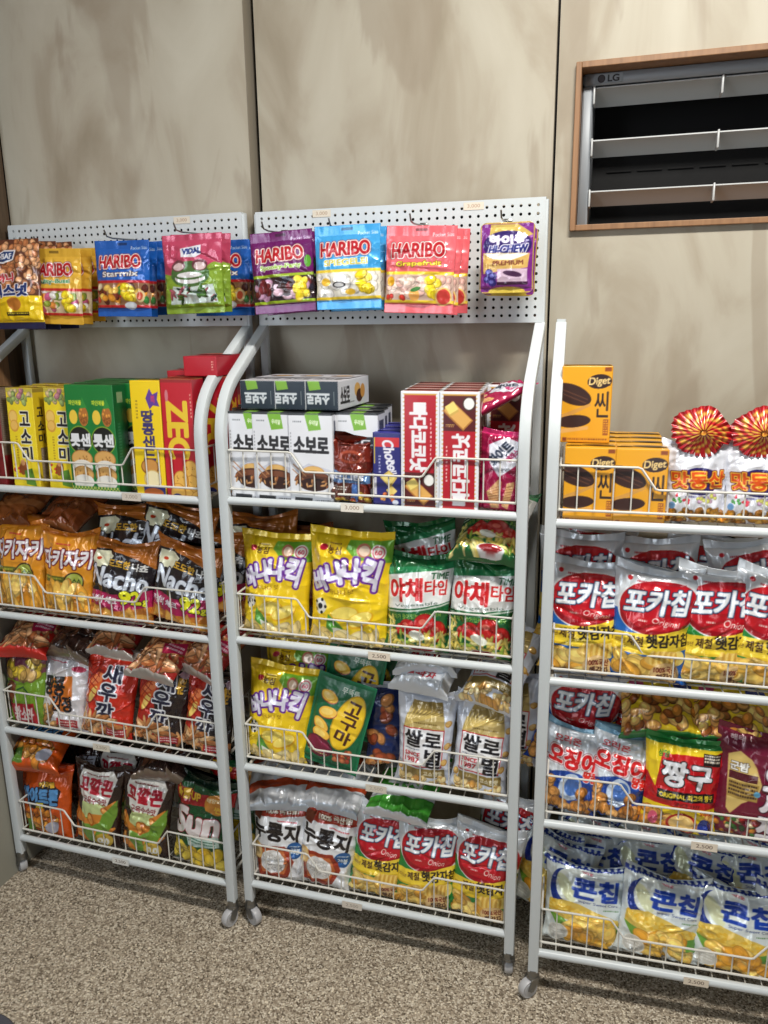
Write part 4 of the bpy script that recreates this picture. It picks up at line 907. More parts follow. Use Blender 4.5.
# ---- hanging sweets
def haribo(base, sub, sublc, win, candy, seed, dark=None, pocket=True, strip=(236, 204, 60), logoy=4.6, sw=8):
    c = Cv(13.6, 16.4, base)
    c.rect(5.6, .55, 8.0, 1.1, tuple(int(v*.6) for v in base))
    if pocket: c.text('Pocket Size', 11.0, 1.7, 4.0, .7, (226, 230, 236), -.02, .03)
    c.text('HARIBO', 6.4, logoy, 9.6, 2.6, (176, 24, 34), -.03, .14, ((.2, (236, 230, 226)), (.08, (120, 20, 30))))
    c.text(sub, 6.6, logoy+2.6, sw, 1.1, sublc, -.03, .08, ((.12, (240, 240, 236)) if sum(sublc) < 500 else (.1, (110, 60, 20)),))
    c.rect(0, 8.6, 13.6, 9.2, strip); c.rect(0, 9.2, 13.6, 14.0, win); c.rect(0, 13.9, 13.6, 14.5, strip)
    c.small(.8, 8.75, 4.6, 9.05, (120, 70, 30), 1); c.small(.8, 14.05, 5, 14.35, (120, 70, 30), 1)
    c.bits(1.0, 9.9, 12.6, 13.3, 34, .95, .75, candy, seed, .74, 1.15)
    c.rect(0, 8.6, 13.6, 9.2, strip); c.rect(0, 13.9, 13.6, 14.5, strip)
    return c
YC = [(236, 204, 40), (240, 214, 70)]
c = haribo((104, 24, 96), 'Spooky-Party', (150, 190, 70), (52, 34, 40), [(226, 190, 206), (60, 40, 40), (110, 40, 44), (206, 160, 190), (40, 36, 50)], 3, strip=(150, 176, 40)); c.bits(9.6, 9.6, 11.6, 13.4, 8, 1.1, .8, YC, 4); c.ell(12.2, 6.4, .8, 1.2, (90, 160, 50))
DS['har_purple', 0] = bag('h', c, 2.2, 301, crumple=.9, flat=True, tseal=.12, bseal=.1, kind='sweet_packet')
c = haribo((62, 156, 216), 'SPIEGELEI', (206, 190, 70), (224, 220, 206), [(240, 238, 230), (232, 226, 214), (244, 242, 238)], 5); c.ell(2.8, 11, 1.0, .8, (236, 190, 60)); c.ell(7.4, 13.0, .9, .6, (236, 190, 60)); c.ell(5.4, 11.6, 1.2, .6, (40, 36, 40)); c.ell(5.4, 11.6, .9, .38, (226, 226, 226)); c.bits(9.2, 9.6, 11.6, 13.2, 9, 1.1, .8, YC, 6)
DS['har_blue', 0] = bag('h', c, 2.2, 302, crumple=.9, flat=True, tseal=.12, bseal=.1, kind='sweet_packet')
c = haribo((226, 104, 112), 'Grapefruit', (236, 216, 70), (206, 176, 160), [(226, 190, 176), (216, 172, 160), (232, 206, 190)], 7); c.ell(1.6, 10.4, .9, .9, (236, 176, 40)); c.bits(8.6, 10, 11, 13.6, 9, 1.0, .8, YC, 6); c.ell(11.4, 13.2, 1.7, 1.7, (236, 200, 120)); c.ell(11.4, 13.2, 1.4, 1.4, (206, 66, 60)); c.ell(6.2, 13, .9, 1.1, (236, 170, 90)); c.ell(6.4, 11.9, .9, .4, (60, 120, 50), -.4); c.bits(1, 13.2, 4.4, 13.7, 7, .5, .5, [(206, 60, 50), (236, 150, 60)], 2)
DS['har_pink', 0] = bag('h', c, 2.2, 303, crumple=.9, flat=True, tseal=.12, bseal=.1, kind='sweet_packet')
c = haribo((226, 178, 62), 'Fruity-Bussi', (70, 150, 90), (206, 186, 150), [(236, 232, 226), (220, 140, 70), (130, 150, 60), (240, 236, 232), (190, 90, 130)], 9, pocket=False, strip=(196, 44, 44)); c.bits(9.4, 9.8, 11.6, 13.6, 10, .9, .8, YC, 6)
DS['har_yellow', 0] = bag('h', c, 2.4, 304, crumple=1.1, flat=True, tseal=.11, bseal=.1, kind='sweet_packet')
c = haribo((28, 92, 178), 'Starmix', (232, 236, 240), (150, 110, 80), [(236, 190, 90), (120, 50, 40), (226, 210, 180), (90, 40, 30), (226, 150, 50), (60, 130, 60), (200, 50, 40)], 11, strip=(190, 36, 44)); c.bits(7.6, 10, 10, 12.8, 8, 1.0, .8, YC, 6); c.ell(11.2, 12, 1.1, 1.3, (226, 200, 150)); c.ell(11.1, 12, .7, .9, (190, 80, 50)); c.ell(8.8, 14, 1.4, .8, (220, 226, 236))
DS['har_star', 0] = bag('h', c, 2.6, 305, crumple=1.0, flat=True, tseal=.11, bseal=.1, kind='sweet_packet')
c = Cv(14, 16.6, (186, 70, 100)); c.poly([(0, 8), (3, 8.6), (6, 7.6), (10, 7.2), (12, 6.0), (14, 6.4), (14, 16.6), (0, 16.6)], (128, 158, 50)); c.poly([(4.6, 3.0), (9.2, 2.4), (9.2, 4.2), (8.2, 5), (5, 4.8)], (226, 228, 236)); c.text('VIDAL', 7.2, 3.6, 4, 1.1, (36, 60, 130), -.05, .1)
c.ell(6.8, 8.4, 4.2, 2.7, (74, 110, 60)); c.ell(4.4, 6.6, 1.6, 1.2, (110, 60, 70)); c.ell(9.0, 6.6, 1.6, 1.2, (110, 60, 70)); c.ell(4.5, 6.8, 1.2, .8, (214, 190, 190)); c.ell(9.0, 6.8, 1.2, .8, (214, 190, 190)); c.ell(6.8, 9.2, 3.2, 1.2, (226, 224, 226)); c.ell(6.8, 8.7, 3.2, .9, (74, 110, 60)); c.ell(6.8, 8.6, 2.6, .6, (226, 224, 226))
c.poly([(3, 10.8), (6, 11.2), (11.6, 10.6), (12.6, 14.4), (2, 14.6)], (196, 210, 206)); c.bits(2.4, 11.4, 12, 14, 26, .9, .3, [(40, 70, 40), (70, 110, 50), (150, 80, 90), (30, 50, 40)], 4, .7)
DS['vidal', 0] = bag('h', c, 2.8, 306, crumple=1.2, flat=True, tseal=.08, bseal=.08, kind='sweet_packet')
c = Cv(10.2, 13, (122, 50, 130)); c.rect(0, 0, 10.2, 13, (190, 160, 80)); c.rect(.35, .35, 9.85, 12.65, (122, 44, 132)); c.poly([(2, .4), (7, .4), (9.8, 2.4), (8, 3), (2, 2.4)], (196, 170, 90)); c.ell(5.2, 4.2, 4.4, 2.6, (50, 34, 100)); c.text('하이츄', 5.2, 3.3, 6.4, 1.5, (222, 216, 232), -.05, .2, arc=-.3)
c.text('HI-CHEW', 5.4, 5.0, 6.6, 1.4, (46, 50, 120), -.03, .12, ((.16, (226, 222, 236)),), shear=.2); c.poly([(.8, 5.6), (9.2, 5.8), (8.8, 8.4), (1.0, 9.4)], (206, 168, 96)); c.poly([(1.0, 5.7), (9.0, 5.9), (6, 7.0), (3, 6.8)], (236, 232, 226)); c.text('PREMIUM', 5.4, 7.5, 5, .8, (110, 50, 40), -.02, .05)
for (x, y) in ((2.2, 9.2), (1.8, 10.4), (2.8, 11.0), (2.9, 9.9)): c.ell(x, y, .75, .7, (44, 34, 110)); c.ell(x-.15, y-.15, .4, .35, (110, 110, 190))
c.rect(3.7, 8.6, 8.8, 10.9, (206, 180, 200)); c.ell(6.2, 9.5, 1.6, .5, (70, 40, 70), .2); c.rect(3.6, 10.9, 9.0, 11.5, (60, 30, 56)); c.ell(5.2, 12.6, 3.4, .8, (206, 180, 70))
DS['hichew', 0] = bag('h', c, 2.2, 307, crumple=.5, flat=True, tseal=.07, bseal=.07, corner=.012, kind='sweet_pouch')
c = Cv(14, 20, (240, 204, 30)); c.rect(0, 0, 14, 12.6, (96, 54, 40)); c.bits(.4, .6, 13.6, 12, 150, .9, .7, [(176, 112, 70), (196, 136, 92), (150, 88, 54), (214, 160, 116)], 3, .55, 1.2); c.poly([(2.6, 3.4), (5, 2.4), (8, 2.4), (7.4, 4.6), (5, 5.4), (2.8, 5.2)], (232, 234, 238)); c.poly([(2.9, 3.6), (5, 2.7), (7.6, 2.7), (7.1, 4.4), (5, 5.0), (3.0, 4.9)], (30, 60, 110)); c.text('HBAF', 5.2, 3.8, 3.4, 1.2, (232, 234, 238), -.05, .08)
c.text('허니', 5.4, 8.6, 4, 1.8, (190, 60, 70), -.1, .16, ((.14, (240, 236, 236)),)); c.text('믹스넛', 6.4, 11.4, 8.4, 2.6, (30, 52, 110), -.05, .2, ((.2, (236, 236, 240)),)); c.ell(7.4, 14.4, 1.6, 1.5, (196, 124, 50)); c.rect(5, 16.2, 10.8, 17, (30, 26, 24)); c.small(5.2, 16.35, 10.6, 16.85, (220, 200, 60), 1); c.rect(0, 18.4, 14, 20, (28, 36, 74))
DS['nuts', 0] = bag('h', c, 3.2, 308, crumple=1.2, flat=True, tseal=.06, bseal=.09, kind='nut_packet')

# ---- cartons and small packs on the top shelves
c = Cv(9, 18, (222, 224, 230)); c.rect(0, 0, 9, .5, (40, 42, 46)); c.poly([(3.4, .3), (6.2, .3), (6.7, 3.2), (4.2, 3.5)], (120, 176, 50)); c.text('우리밀', 5.2, 1.9, 1.8, .9, (220, 236, 200), .1, .05); c.small(1, 1.6, 2.8, 2.0, (120, 124, 130), 1)
c.text('소보로', 4.6, 6.2, 6.9, 2.9, (30, 28, 32), .02, .18); c.small(.4, 3.8, .6, 9, (140, 140, 150), 8)
c.poly([(1, 11.4), (4, 9.8), (8.4, 11), (8.6, 13), (6, 13.4)], (196, 200, 214)); c.ell(4.9, 11.6, 2.3, 1.3, (196, 146, 76)); c.ell(4.8, 11.4, 2.1, 1.0, (222, 178, 106)); c.ell(4.8, 13.0, 3.7, 1.7, (66, 34, 26)); c.ell(4.8, 12.6, 3.4, 1.0, (120, 70, 46)); c.ell(5.0, 14.0, 3.0, 1.3, (52, 26, 22)); c.bits(1.2, 12.2, 8, 14.4, 14, .6, .2, [(150, 90, 50), (190, 140, 90)], 2); c.line([(.8, 10), (3.4, 12.4)], .25, (180, 130, 90)); c.line([(.6, 11), (2.8, 13)], .2, (180, 130, 90)); c.poly([(.4, 15.2), (8.6, 15.6), (8.6, 16.6), (.4, 16.6)], (232, 234, 238)); c.poly([(1, 16.6), (4.6, 16.7), (4.4, 18), (.9, 18)], (44, 46, 50)); c.small(5.2, 17, 8.4, 17.5, (120, 124, 130), 1)
tp = Cv(9, 5.2, (44, 46, 50)); tp.rect(3, 1.4, 7, 2.0, (200, 204, 206)); tp.poly([(3.6, 3.2), (6.2, 3.2), (6.2, 5.2), (3.6, 5.2)], (120, 170, 60)); tp.small(1, 2.6, 3, 3, (190, 190, 190), 1)
sd = Cv(5.2, 18, (196, 198, 206)); sd.rect(0, 0, 5.2, .4, (44, 46, 50)); sd.rect(1, 1.6, 4, 6.2, (60, 64, 84)); sd.small(.8, 8, 4.4, 15, (150, 152, 160), 14)
DS['soboro', 0] = carton('s', c, 5.2, sd, tp, topcol=(44, 46, 50), sidecol=(196, 198, 206))
# the same box lying on its back, end panel to the front
c = Cv(7.6, 5.6, (30, 44, 56)); c.poly([(1.2, 0), (3.6, 0), (4.0, 1.6), (1.6, 1.9)], (120, 170, 50)); c.text('소보로', 3.4, 3.4, 4.6, 1.9, (206, 212, 216), PI, .14); c.rect(6.6, 2, 6.7, 4.6, (150, 160, 160))
tp = Cv(7.6, 17, (206, 204, 210)); tp.ell(4, 6, 2.6, 2.2, (90, 50, 34)); tp.ell(4, 5, 1.8, 1.4, (206, 160, 90)); tp.text('소보로', 3.8, 12.4, 5.6, 2.2, (40, 38, 42), 0, .14)
sd = Cv(17, 5.6, (202, 204, 212)); sd.text('소보로', 3.6, 2.9, 4.6, 3.0, (36, 34, 40), 0, .16); sd.ell(10.2, 2.4, 1.7, 1.4, (206, 160, 90)); sd.ell(11.4, 3.6, 1.9, 1.3, (66, 34, 26)); sd.ell(13.2, 2.8, 1.3, 1.4, (196, 140, 70)); sd.small(5.4, 4.4, 8.4, 4.8, (90, 90, 100), 1)
DS['soboro_lie', 0] = carton('s', c, 17, sd, tp, topcol=(206, 204, 210), sidecol=(202, 204, 212))

def gosomi():
    c = Cv(8.6, 22, (236, 212, 44)); c.rect(0, 0, 8.6, 1.0, (190, 176, 70)); c.bits(.4, .6, 8.2, 3.2, 24, .8, .6, [(120, 140, 80), (176, 120, 130), (150, 170, 100), (190, 170, 130)], 3); c.rect(6.8, 2, 8.6, 3.4, (236, 212, 44))
    c.ell(1.8, 6.2, 1.5, 1.5, (222, 170, 70)); c.ell(1.8, 6.2, 1.2, 1.2, (238, 198, 106)); c.ell(2.0, 8.2, 1.4, 1.3, (214, 156, 62)); c.ell(1.9, 8.1, 1.1, 1.0, (234, 188, 96))
    for ch, y in (('고', 6.6), ('소', 10.4), ('미', 14.2)): c.text(ch, 5.4, y, 3.0, 2.9, (26, 26, 40), 0, .16, ((.22, (232, 230, 206)),))
    c.small(2.0, 10.4, 2.6, 15.6, (170, 130, 40), 9); c.ell(3.6, 17.4, 1.2, 1.6, (150, 80, 40), .4); c.ell(3.6, 16.2, .7, .7, (206, 150, 100)); c.poly([(3.8, 18), (6.4, 17.4), (7.4, 21.4), (4.2, 21)], (90, 140, 50)); c.bits(.6, 16.6, 2.4, 18.4, 5, .4, .3, [(200, 60, 50)], 2)
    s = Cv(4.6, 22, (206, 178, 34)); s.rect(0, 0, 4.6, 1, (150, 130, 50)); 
    for ch, y in (('고', 5.2), ('소', 8.2), ('미', 11)): s.text(ch, 1.9, y, 1.8, 1.9, (36, 34, 40), 0, .1)
    s.rect(1.2, 13, 3.8, 20.4, (120, 104, 90)); s.small(1.4, 13.3, 3.6, 20.2, (170, 160, 140), 20)
    t = Cv(8.6, 4.6, (222, 190, 50)); t.small(1, 2, 6, 2.6, (150, 110, 40), 1)
    return carton('g', c, 4.4, s, t, wcm=7.0, topcol=(206, 176, 50), sidecol=(206, 178, 34))
DS['gosomi', 0] = gosomi()
def lotsand():
    G = (24, 120, 54); c = Cv(8, 23, G); c.text('파인애플', 3.2, 3.8, 4, 1.0, (200, 214, 60), 0, .05); c.ell(5.6, 6.6, 1.5, 2.1, (176, 110, 50)); c.bits(4.6, 5.2, 6.6, 8, 14, .4, .4, [(206, 140, 60), (150, 90, 40)], 2); c.poly([(4.8, 5), (5.6, 2.6), (6.8, 4.8)], (50, 140, 60)); c.ell(2.4, 6.8, 1.3, 1.5, (236, 200, 70))
    c.ell(4, 11.6, 3.75, 3.0, (130, 160, 50)); c.ell(4, 11.6, 3.5, 2.75, (22, 28, 26)); c.text('롯샌', 4, 11.6, 6.2, 2.5, (226, 228, 230), 0, .2); c.text('파인애플', 4, 13.5, 2.2, .5, (226, 228, 230), 0, .03)
    for k, y in enumerate((15.6, 17.4, 19.0, 20.6)):
        if k % 2: c.ell(4, y, 3.3, 1.6, (226, 224, 216))
        else: c.ell(4, y, 3.4, 1.9, (176, 124, 62)); c.ell(4, y-.1, 3.1, 1.6, (214, 166, 96)); c.bits(2, y-.8, 6, y+.5, 12, .22, .18, [(170, 116, 56)], k)
    c.ell(4, 20.4, 3.3, 1.4, (226, 224, 216))
    for i in range(16):
        for j in range(3): c.rect(i*.5, 21.5+j*.5, i*.5+.5, 22+j*.5, (70, 150, 60) if (i+j) % 2 else (206, 214, 110))
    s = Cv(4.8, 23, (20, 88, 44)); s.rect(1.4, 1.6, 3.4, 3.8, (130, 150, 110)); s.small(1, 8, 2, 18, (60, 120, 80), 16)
    t = Cv(8, 4.8, (60, 110, 60)); t.small(1, 1.6, 6.5, 2.4, (170, 190, 160), 1)
    return carton('l', c, 4.4, s, t, wcm=6.2, topcol=(34, 84, 48), sidecol=(20, 88, 44))
DS['lotsand', 0] = lotsand()
def peanut():
    Y = (240, 206, 24); c = Cv(8.6, 24, Y); c.poly([(4.4, 3.6), (5.6, 1.6), (6.4, 2.8), (8, 2.2), (7.6, 3.8), (8.2, 5.2), (6.4, 5.0), (5.4, 5.8)], (96, 60, 150)); c.text('특', 6.4, 3.8, 1.2, 1.4, (200, 60, 110), 0, .08); c.small(1.4, 4, 2, 8, (150, 120, 40), 6)
    for ch, y in (('땅', 7.2), ('콩', 9.8), ('샌', 12.4), ('드', 15.0)): c.text(ch, 4.6, y, 3.3, 2.3, (56, 50, 110), 0, .16)
    c.ell(4.4, 17.6, 2.6, 1.7, (150, 92, 36)); c.ell(4.4, 17.5, 2.3, 1.4, (206, 146, 74)); c.ell(5.0, 20.2, 2.6, 2.0, (214, 176, 100)); c.ell(5.0, 20.1, 2.2, 1.7, (240, 226, 180)); c.rect(2.2, 21.6, 8.4, 23.4, (44, 50, 130)); c.ell(5, 23, 2.8, 1.0, (190, 100, 40))
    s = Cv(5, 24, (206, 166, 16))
    for ch, y in (('땅', 6), ('콩', 9), ('샌', 12), ('드', 15)): s.text(ch, 2.5, y, 2.2, 2.0, (46, 40, 90), 0, .12)
    t = Cv(8.6, 5, (226, 190, 40)); t.small(1, 2, 7, 2.8, (160, 80, 60), 1)
    return carton('p', c, 4.4, s, t, wcm=7.0, topcol=(196, 160, 40), sidecol=(206, 166, 16))
DS['peanut', 0] = peanut()
def zec():
    R = (190, 28, 44); c = Cv(9.4, 24.4, R)
    c.rect(0, 0, 11, .8, (150, 40, 40)); c.text('ZEC', 4.6, 10.2, 11.4, 5.8, (232, 196, 50), PI/2-.0, .35); c.small(8.6, 3, 9.0, 8, (226, 180, 160), 7); c.ell(1.8, 3.4, .5, 1.2, (206, 120, 130))
    for (x, y) in ((7.6, 18.4), (8, 21.4), (4.6, 20.6), (6.4, 24.2), (9.4, 24.6), (3.6, 23.2)): c.ell(x, y, 2.3, 2.1, (196, 134, 44)); c.ell(x-.1, y-.1, 2.0, 1.8, (236, 184, 86)); c.bits(x-1.2, y-1, x+1.2, y+1, 6, .16, .14, [(180, 116, 40)], int(x*7))
    c.ell(3.2, 24.6, 1.8, 1.3, (36, 50, 130)); c.small(2.2, 24.2, 4.2, 24.9, (226, 226, 236), 1)
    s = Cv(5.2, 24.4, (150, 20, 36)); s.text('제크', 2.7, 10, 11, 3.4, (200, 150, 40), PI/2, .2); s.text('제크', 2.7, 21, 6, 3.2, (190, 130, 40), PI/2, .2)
    t = Cv(9.4, 5.2, (150, 120, 60)); t.rect(.4, .4, 9.0, 4.8, (170, 40, 44)); t.small(1.4, 1.8, 9, 2.8, (206, 170, 70), 2)
    return carton('z', c, 4.6, s, t, wcm=7.2, topcol=(176, 34, 46), sidecol=(150, 20, 36))
DS['zec', 0] = zec()
def ppada(flip):
    c = Cv(7.4, 22.5, (226, 228, 234)); M = (86, 24, 26)
    c.rect(.45, .5, 6.95, 22.0, (206, 160, 70)); 
    for k in range(28): c.ell(.55, .9+k*.76, .2, .34, (226, 228, 234)); c.ell(6.85, .9+k*.76, .2, .34, (226, 228, 234))
    c.rect(.75, .8, 6.65, 21.7, (178, 24, 40))
    def cracker(y0):
        c.rect(.75, y0, 6.65, y0+6.4, M); c.ell(5.4, y0+1.4, 1.2, 1.3, (70, 46, 36)); c.ell(5.4, y0+1.4, .95, 1.05, (236, 236, 232))
        P = [(-2.6, -1.3), (2.6, -1.3), (2.6, 1.3), (-2.6, 1.3)]; a = .75; c.poly([(3.4+x*math.cos(a)-y*math.sin(a), y0+3.6+x*math.sin(a)+y*math.cos(a)) for x, y in P], (176, 116, 50)); P = [(-2.4, -1.1), (2.4, -1.1), (2.4, 1.1), (-2.4, 1.1)]; c.poly([(3.4+x*math.cos(a)-y*math.sin(a), y0+3.5+x*math.sin(a)+y*math.cos(a)) for x, y in P], (222, 170, 90))
        c.poly([(1, y0+2.2), (2.6, y0+1.2), (3.6, y0+2.8), (2, y0+3.8)], (206, 170, 84)); c.poly([(1, y0+2.0), (2.6, y0+1.0), (3.5, y0+2.4), (1.9, y0+3.4)], (240, 216, 120)); c.small(1.2, y0+5.2, 2.8, y0+5.8, (210, 170, 90), 2)
    if flip: cracker(15.2); ys = (3.2, 6.3, 9.2, 11.9, 14); rot = PI
    else: cracker(.8); ys = None
    if flip: c.text('빠다코코낫', 3.4, 8.6, 12.6, 3.1, (234, 232, 236), PI/2, .2); c.small(5.6, 5, 5.9, 13, (236, 190, 190), 10)
    else: c.text('빠다코코낫', 4.0, 14.4, 13.2, 3.1, (234, 232, 236), -PI/2, .2); c.small(1.3, 10, 1.6, 17, (236, 190, 190), 10)
    s = Cv(5, 22.5, (206, 208, 214)); s.rect(.4, .5, 4.6, 22, (206, 170, 90)); s.rect(.6, .7, 4.4, 21.8, (70, 36, 34)); s.ell(2.5, 3.4, 1.2, 1.4, (226, 224, 220)); s.small(1.4, 7, 3.6, 20, (190, 150, 130), 22)
    t = Cv(7.4, 5, (206, 206, 210)); t.rect(.4, .4, 7, 4.6, (176, 140, 90)); t.rect(.6, .6, 6.8, 4.4, (150, 60, 54)); t.small(1, 1.6, 6.4, 3.2, (220, 200, 190), 2)
    return carton('p', c, 5, s, t, topcol=(206, 206, 210), sidecol=(206, 208, 214))
DS['ppada', 0] = ppada(True); DS['ppada', 1] = ppada(False)
def milka():
    c = Cv(5.6, 14.6, (36, 36, 112)); c.rect(.5, 1.0, 5.2, 2.8, (200, 36, 44)); c.text('Choco', 3.4, 4.4, 5.8, 2.0, (226, 226, 236), PI/2-.2, .1, shear=.2); c.text('Roll', 3.9, 6.6, 2.6, 1.1, (226, 226, 236), PI/2-.2, .06); c.rect(.3, 1, .5, 6, (206, 180, 60)); c.small(1.2, 4.4, 1.6, 8, (190, 190, 226), 6)
    c.poly([(1.4, 8.6), (3.2, 7.2), (4.8, 8.6), (3.4, 10.6)], (206, 176, 90)); c.poly([(1.7, 8.6), (3.2, 7.6), (4.4, 8.6), (3.3, 10.1)], (236, 216, 130)); c.poly([(2.6, 11), (3.8, 10.2), (4.8, 11.2), (3.6, 12.4)], (236, 210, 120)); c.bits(1.8, 11.8, 4, 13, 6, .5, .4, [(206, 110, 60), (226, 160, 90)], 2); c.rect(.3, 8.6, .8, 12, (220, 220, 230)); c.ell(4.4, 13.4, .6, .5, (210, 216, 230))
    t = Cv(5.6, 4.6, (50, 50, 140)); t.small(.8, 1.6, 4.8, 2.4, (190, 190, 220), 1)
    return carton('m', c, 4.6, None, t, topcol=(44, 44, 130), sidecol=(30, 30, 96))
DS['milka', 0] = milka()
def diget():
    Y = (226, 160, 30); c = Cv(8.6, 13.4, Y); c.rect(0, 12.4, 8.6, 13.4, (214, 148, 26)); c.small(1.4, 12.6, 8, 13.1, (130, 70, 30), 1); c.rect(.5, 12.5, 1.2, 13.1, (130, 60, 30))
    c.ell(1.9, 4.9, 3.4, 1.7, (56, 32, 26), .35); c.line([(-.2, 3.9), (4.6, 5.8)], .12, (110, 70, 50)); c.line([(-.2, 4.6), (4.3, 6.4)], .12, (110, 70, 50)); c.poly([(-.1, 8.6), (5.0, 6.4), (5.2, 6.8), (-.1, 9.6)], (206, 150, 70)); c.ell(2.3, 9.6, 2.9, 1.1, (56, 32, 26), -.1); c.poly([(-.1, 11), (4.8, 10.4), (4.8, 11.0), (-.1, 11.8)], (222, 170, 96)); c.rect(7.2, .2, 8.3, .9, (140, 70, 30)); c.rect(7.3, 9.2, 8.2, 12, (150, 80, 30)); c.small(7.4, 9.4, 8.1, 11.8, (226, 160, 40), 6)
    c.ell(6.4, 2.65, 2.05, 1.25, (48, 28, 26), -.08); c.rect(4.6, 2.0, 8.2, 3.4, (48, 28, 26)); c.text('Diget', 6.4, 2.7, 3.5, 1.6, (226, 196, 130), -.08, .08, shear=.15)
    c.text('씬', 6.9, 6.6, 2.3, 4.4, (40, 26, 24), 0, .05)
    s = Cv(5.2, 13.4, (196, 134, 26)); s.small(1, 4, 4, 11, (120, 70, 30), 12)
    t = Cv(8.6, 5.2, (206, 150, 34)); t.ell(5.6, 2.4, 2.9, 1.0, (60, 36, 28)); t.small(.8, 1.6, 2.6, 3.6, (110, 66, 30), 3)
    return carton('d', c, 5.2, s, t, topcol=(214, 150, 30), sidecol=(196, 134, 26))
DS['diget', 0] = diget()
c = Cv(8.8, 16.4, (150, 20, 66)); c.rect(0, 0, 8.8, 1.2, (190, 40, 100)); c.poly([(1.8, 3.2), (4.8, 1.4), (8, 2.4), (8, 6), (4.4, 9.0), (2.4, 6.6)], (210, 212, 222)); c.text('화이트', 4.2, 4.6, 4.8, 2.3, (40, 50, 70), -.9, .12); c.text('웨하스', 6.4, 4.8, 2.6, 1.2, (170, 50, 100), -.9, .06)
c.poly([(2.4, 12), (4.4, 9.4), (5, 9.8), (5, 15), (3.6, 15)], (206, 160, 110)); c.poly([(5.4, 14.4), (6, 10), (7.4, 9.6), (7.6, 10.4), (6.6, 15)], (206, 160, 110))
for k in range(7): c.line([(2.8, 11.6+k*.45), (4.9, 10.6+k*.55)], .1, (150, 90, 60)); c.line([(5.8, 10.8+k*.5), (7.4, 10.4+k*.5)], .1, (150, 90, 60))
DS['wafer', 0] = bag('w', c, 3.2, 321, crumple=.7, kind='wafer_pack', ears=.3)
c = Cv(9.6, 15.4, (112, 38, 26)); c.rect(0, 0, 9.6, 1.2, (150, 50, 30)); c.ell(5, 5, 2.6, 1.3, (156, 70, 50)); c.ell(5, 5, 1.9, .8, (110, 40, 28)); c.poly([(0, 7.4), (4.6, 8.6), (9.6, 8.0), (9.6, 10.2), (0, 10.4)], (96, 130, 176)); c.text('JELLIES', 4.4, 9.2, 7.4, 1.5, (226, 230, 238), .03, .12, ((.12, (40, 60, 110)),)); c.rect(0, 10.4, 6, 15.4, (84, 44, 34)); c.rect(5.6, 10.4, 7, 15.4, (70, 110, 176)); c.bits(2, 12, 9, 15, 12, .8, .6, [(196, 140, 50), (150, 70, 40), (206, 170, 70)], 3); c.small(1, 11, 4.6, 12, (206, 200, 190), 2)
DS['jellies', 0] = bag('j', c, 4.0, 331, crumple=1.5, ears=1.5, kind='sweet_packet')
c = Cv(13.0, 17.6, (222, 224, 232)); c.ell(6.6, 8.2, 4.0, 2.6, (40, 34, 96)); c.text('맛동산', 6.5, 7.9, 10.6, 3.0, (206, 80, 30), -.02, .16, ((.2, (236, 196, 70)), (.16, (110, 30, 30)))); c.small(4, 11.0, 8.6, 11.6, (90, 90, 150), 1)
c.bits(1.4, 10.8, 4.6, 12.4, 12, .35, .28, [(206, 50, 70), (90, 160, 90), (206, 120, 160)], 2); c.bits(6, 10.6, 10, 12, 12, .5, .4, [(140, 170, 90), (196, 160, 190), (206, 206, 110)], 3); c.bits(.6, 13.8, 12.4, 16.8, 40, 1.0, .75, [(196, 140, 50), (216, 170, 80), (176, 116, 40)], 6, .6, 1.2); c.ell(1.2, 13, .7, .7, (110, 160, 210))
DS['matdong', 0] = bag('m', c, 6, 341, crumple=1.0, tseal=.05, kind='snack_bag')
def fan_mesh():
    n, R = 26, 9; V, Cc = [], []
    for i in range(R+1):
        t = i/R; r = .006+.048*t
        for j in range(n*4):
            a = 2*PI*j/(n*4); s = ((j % 4) in (0,)) and 1 or (((j % 4) == 2) and -1 or 0)
            y = -.020*(1-t)**1.5+s*.0045*t+.002*math.sin(3*a); rr = r*(1+.05*math.sin(5*a+1)+.02*s)*(1 if math.sin(a) > -.35 else .86)
            V.append((rr*math.cos(a), y, rr*math.sin(a)*.93))
            k = (j//4)
            c_ = (186, 26, 38) if (j % 4) in (0, 1, 3) else (150, 18, 28)
            if 3 <= i <= 6 and (k+i) % 3 == 0 or i == 7 and k % 2: c_ = (210, 164, 66)
            if t > .93: c_ = (150, 26, 30)
            if t < .25: c_ = (206, 150, 56) if k % 2 else (150, 20, 28)
            Cc.append(c_)
    V = np.array(V); m = n*4; i, j = np.meshgrid(np.arange(R), np.arange(m), indexing='ij'); j2 = (j+1) % m
    F = np.stack([i*m+j, (i+1)*m+j, (i+1)*m+j2, i*m+j2], -1).reshape(-1, 4)
    V2 = V.copy(); V2[:, 1] += .0012
    return grid_mesh('pleated_fan', np.concatenate([V, V2]), np.concatenate([np.array(Cc)/255.]*2), np.concatenate([F[:, ::-1], F+len(V)]), M_FILM, smooth=False, ngons=[list(range(m))])
FAN = fan_mesh()

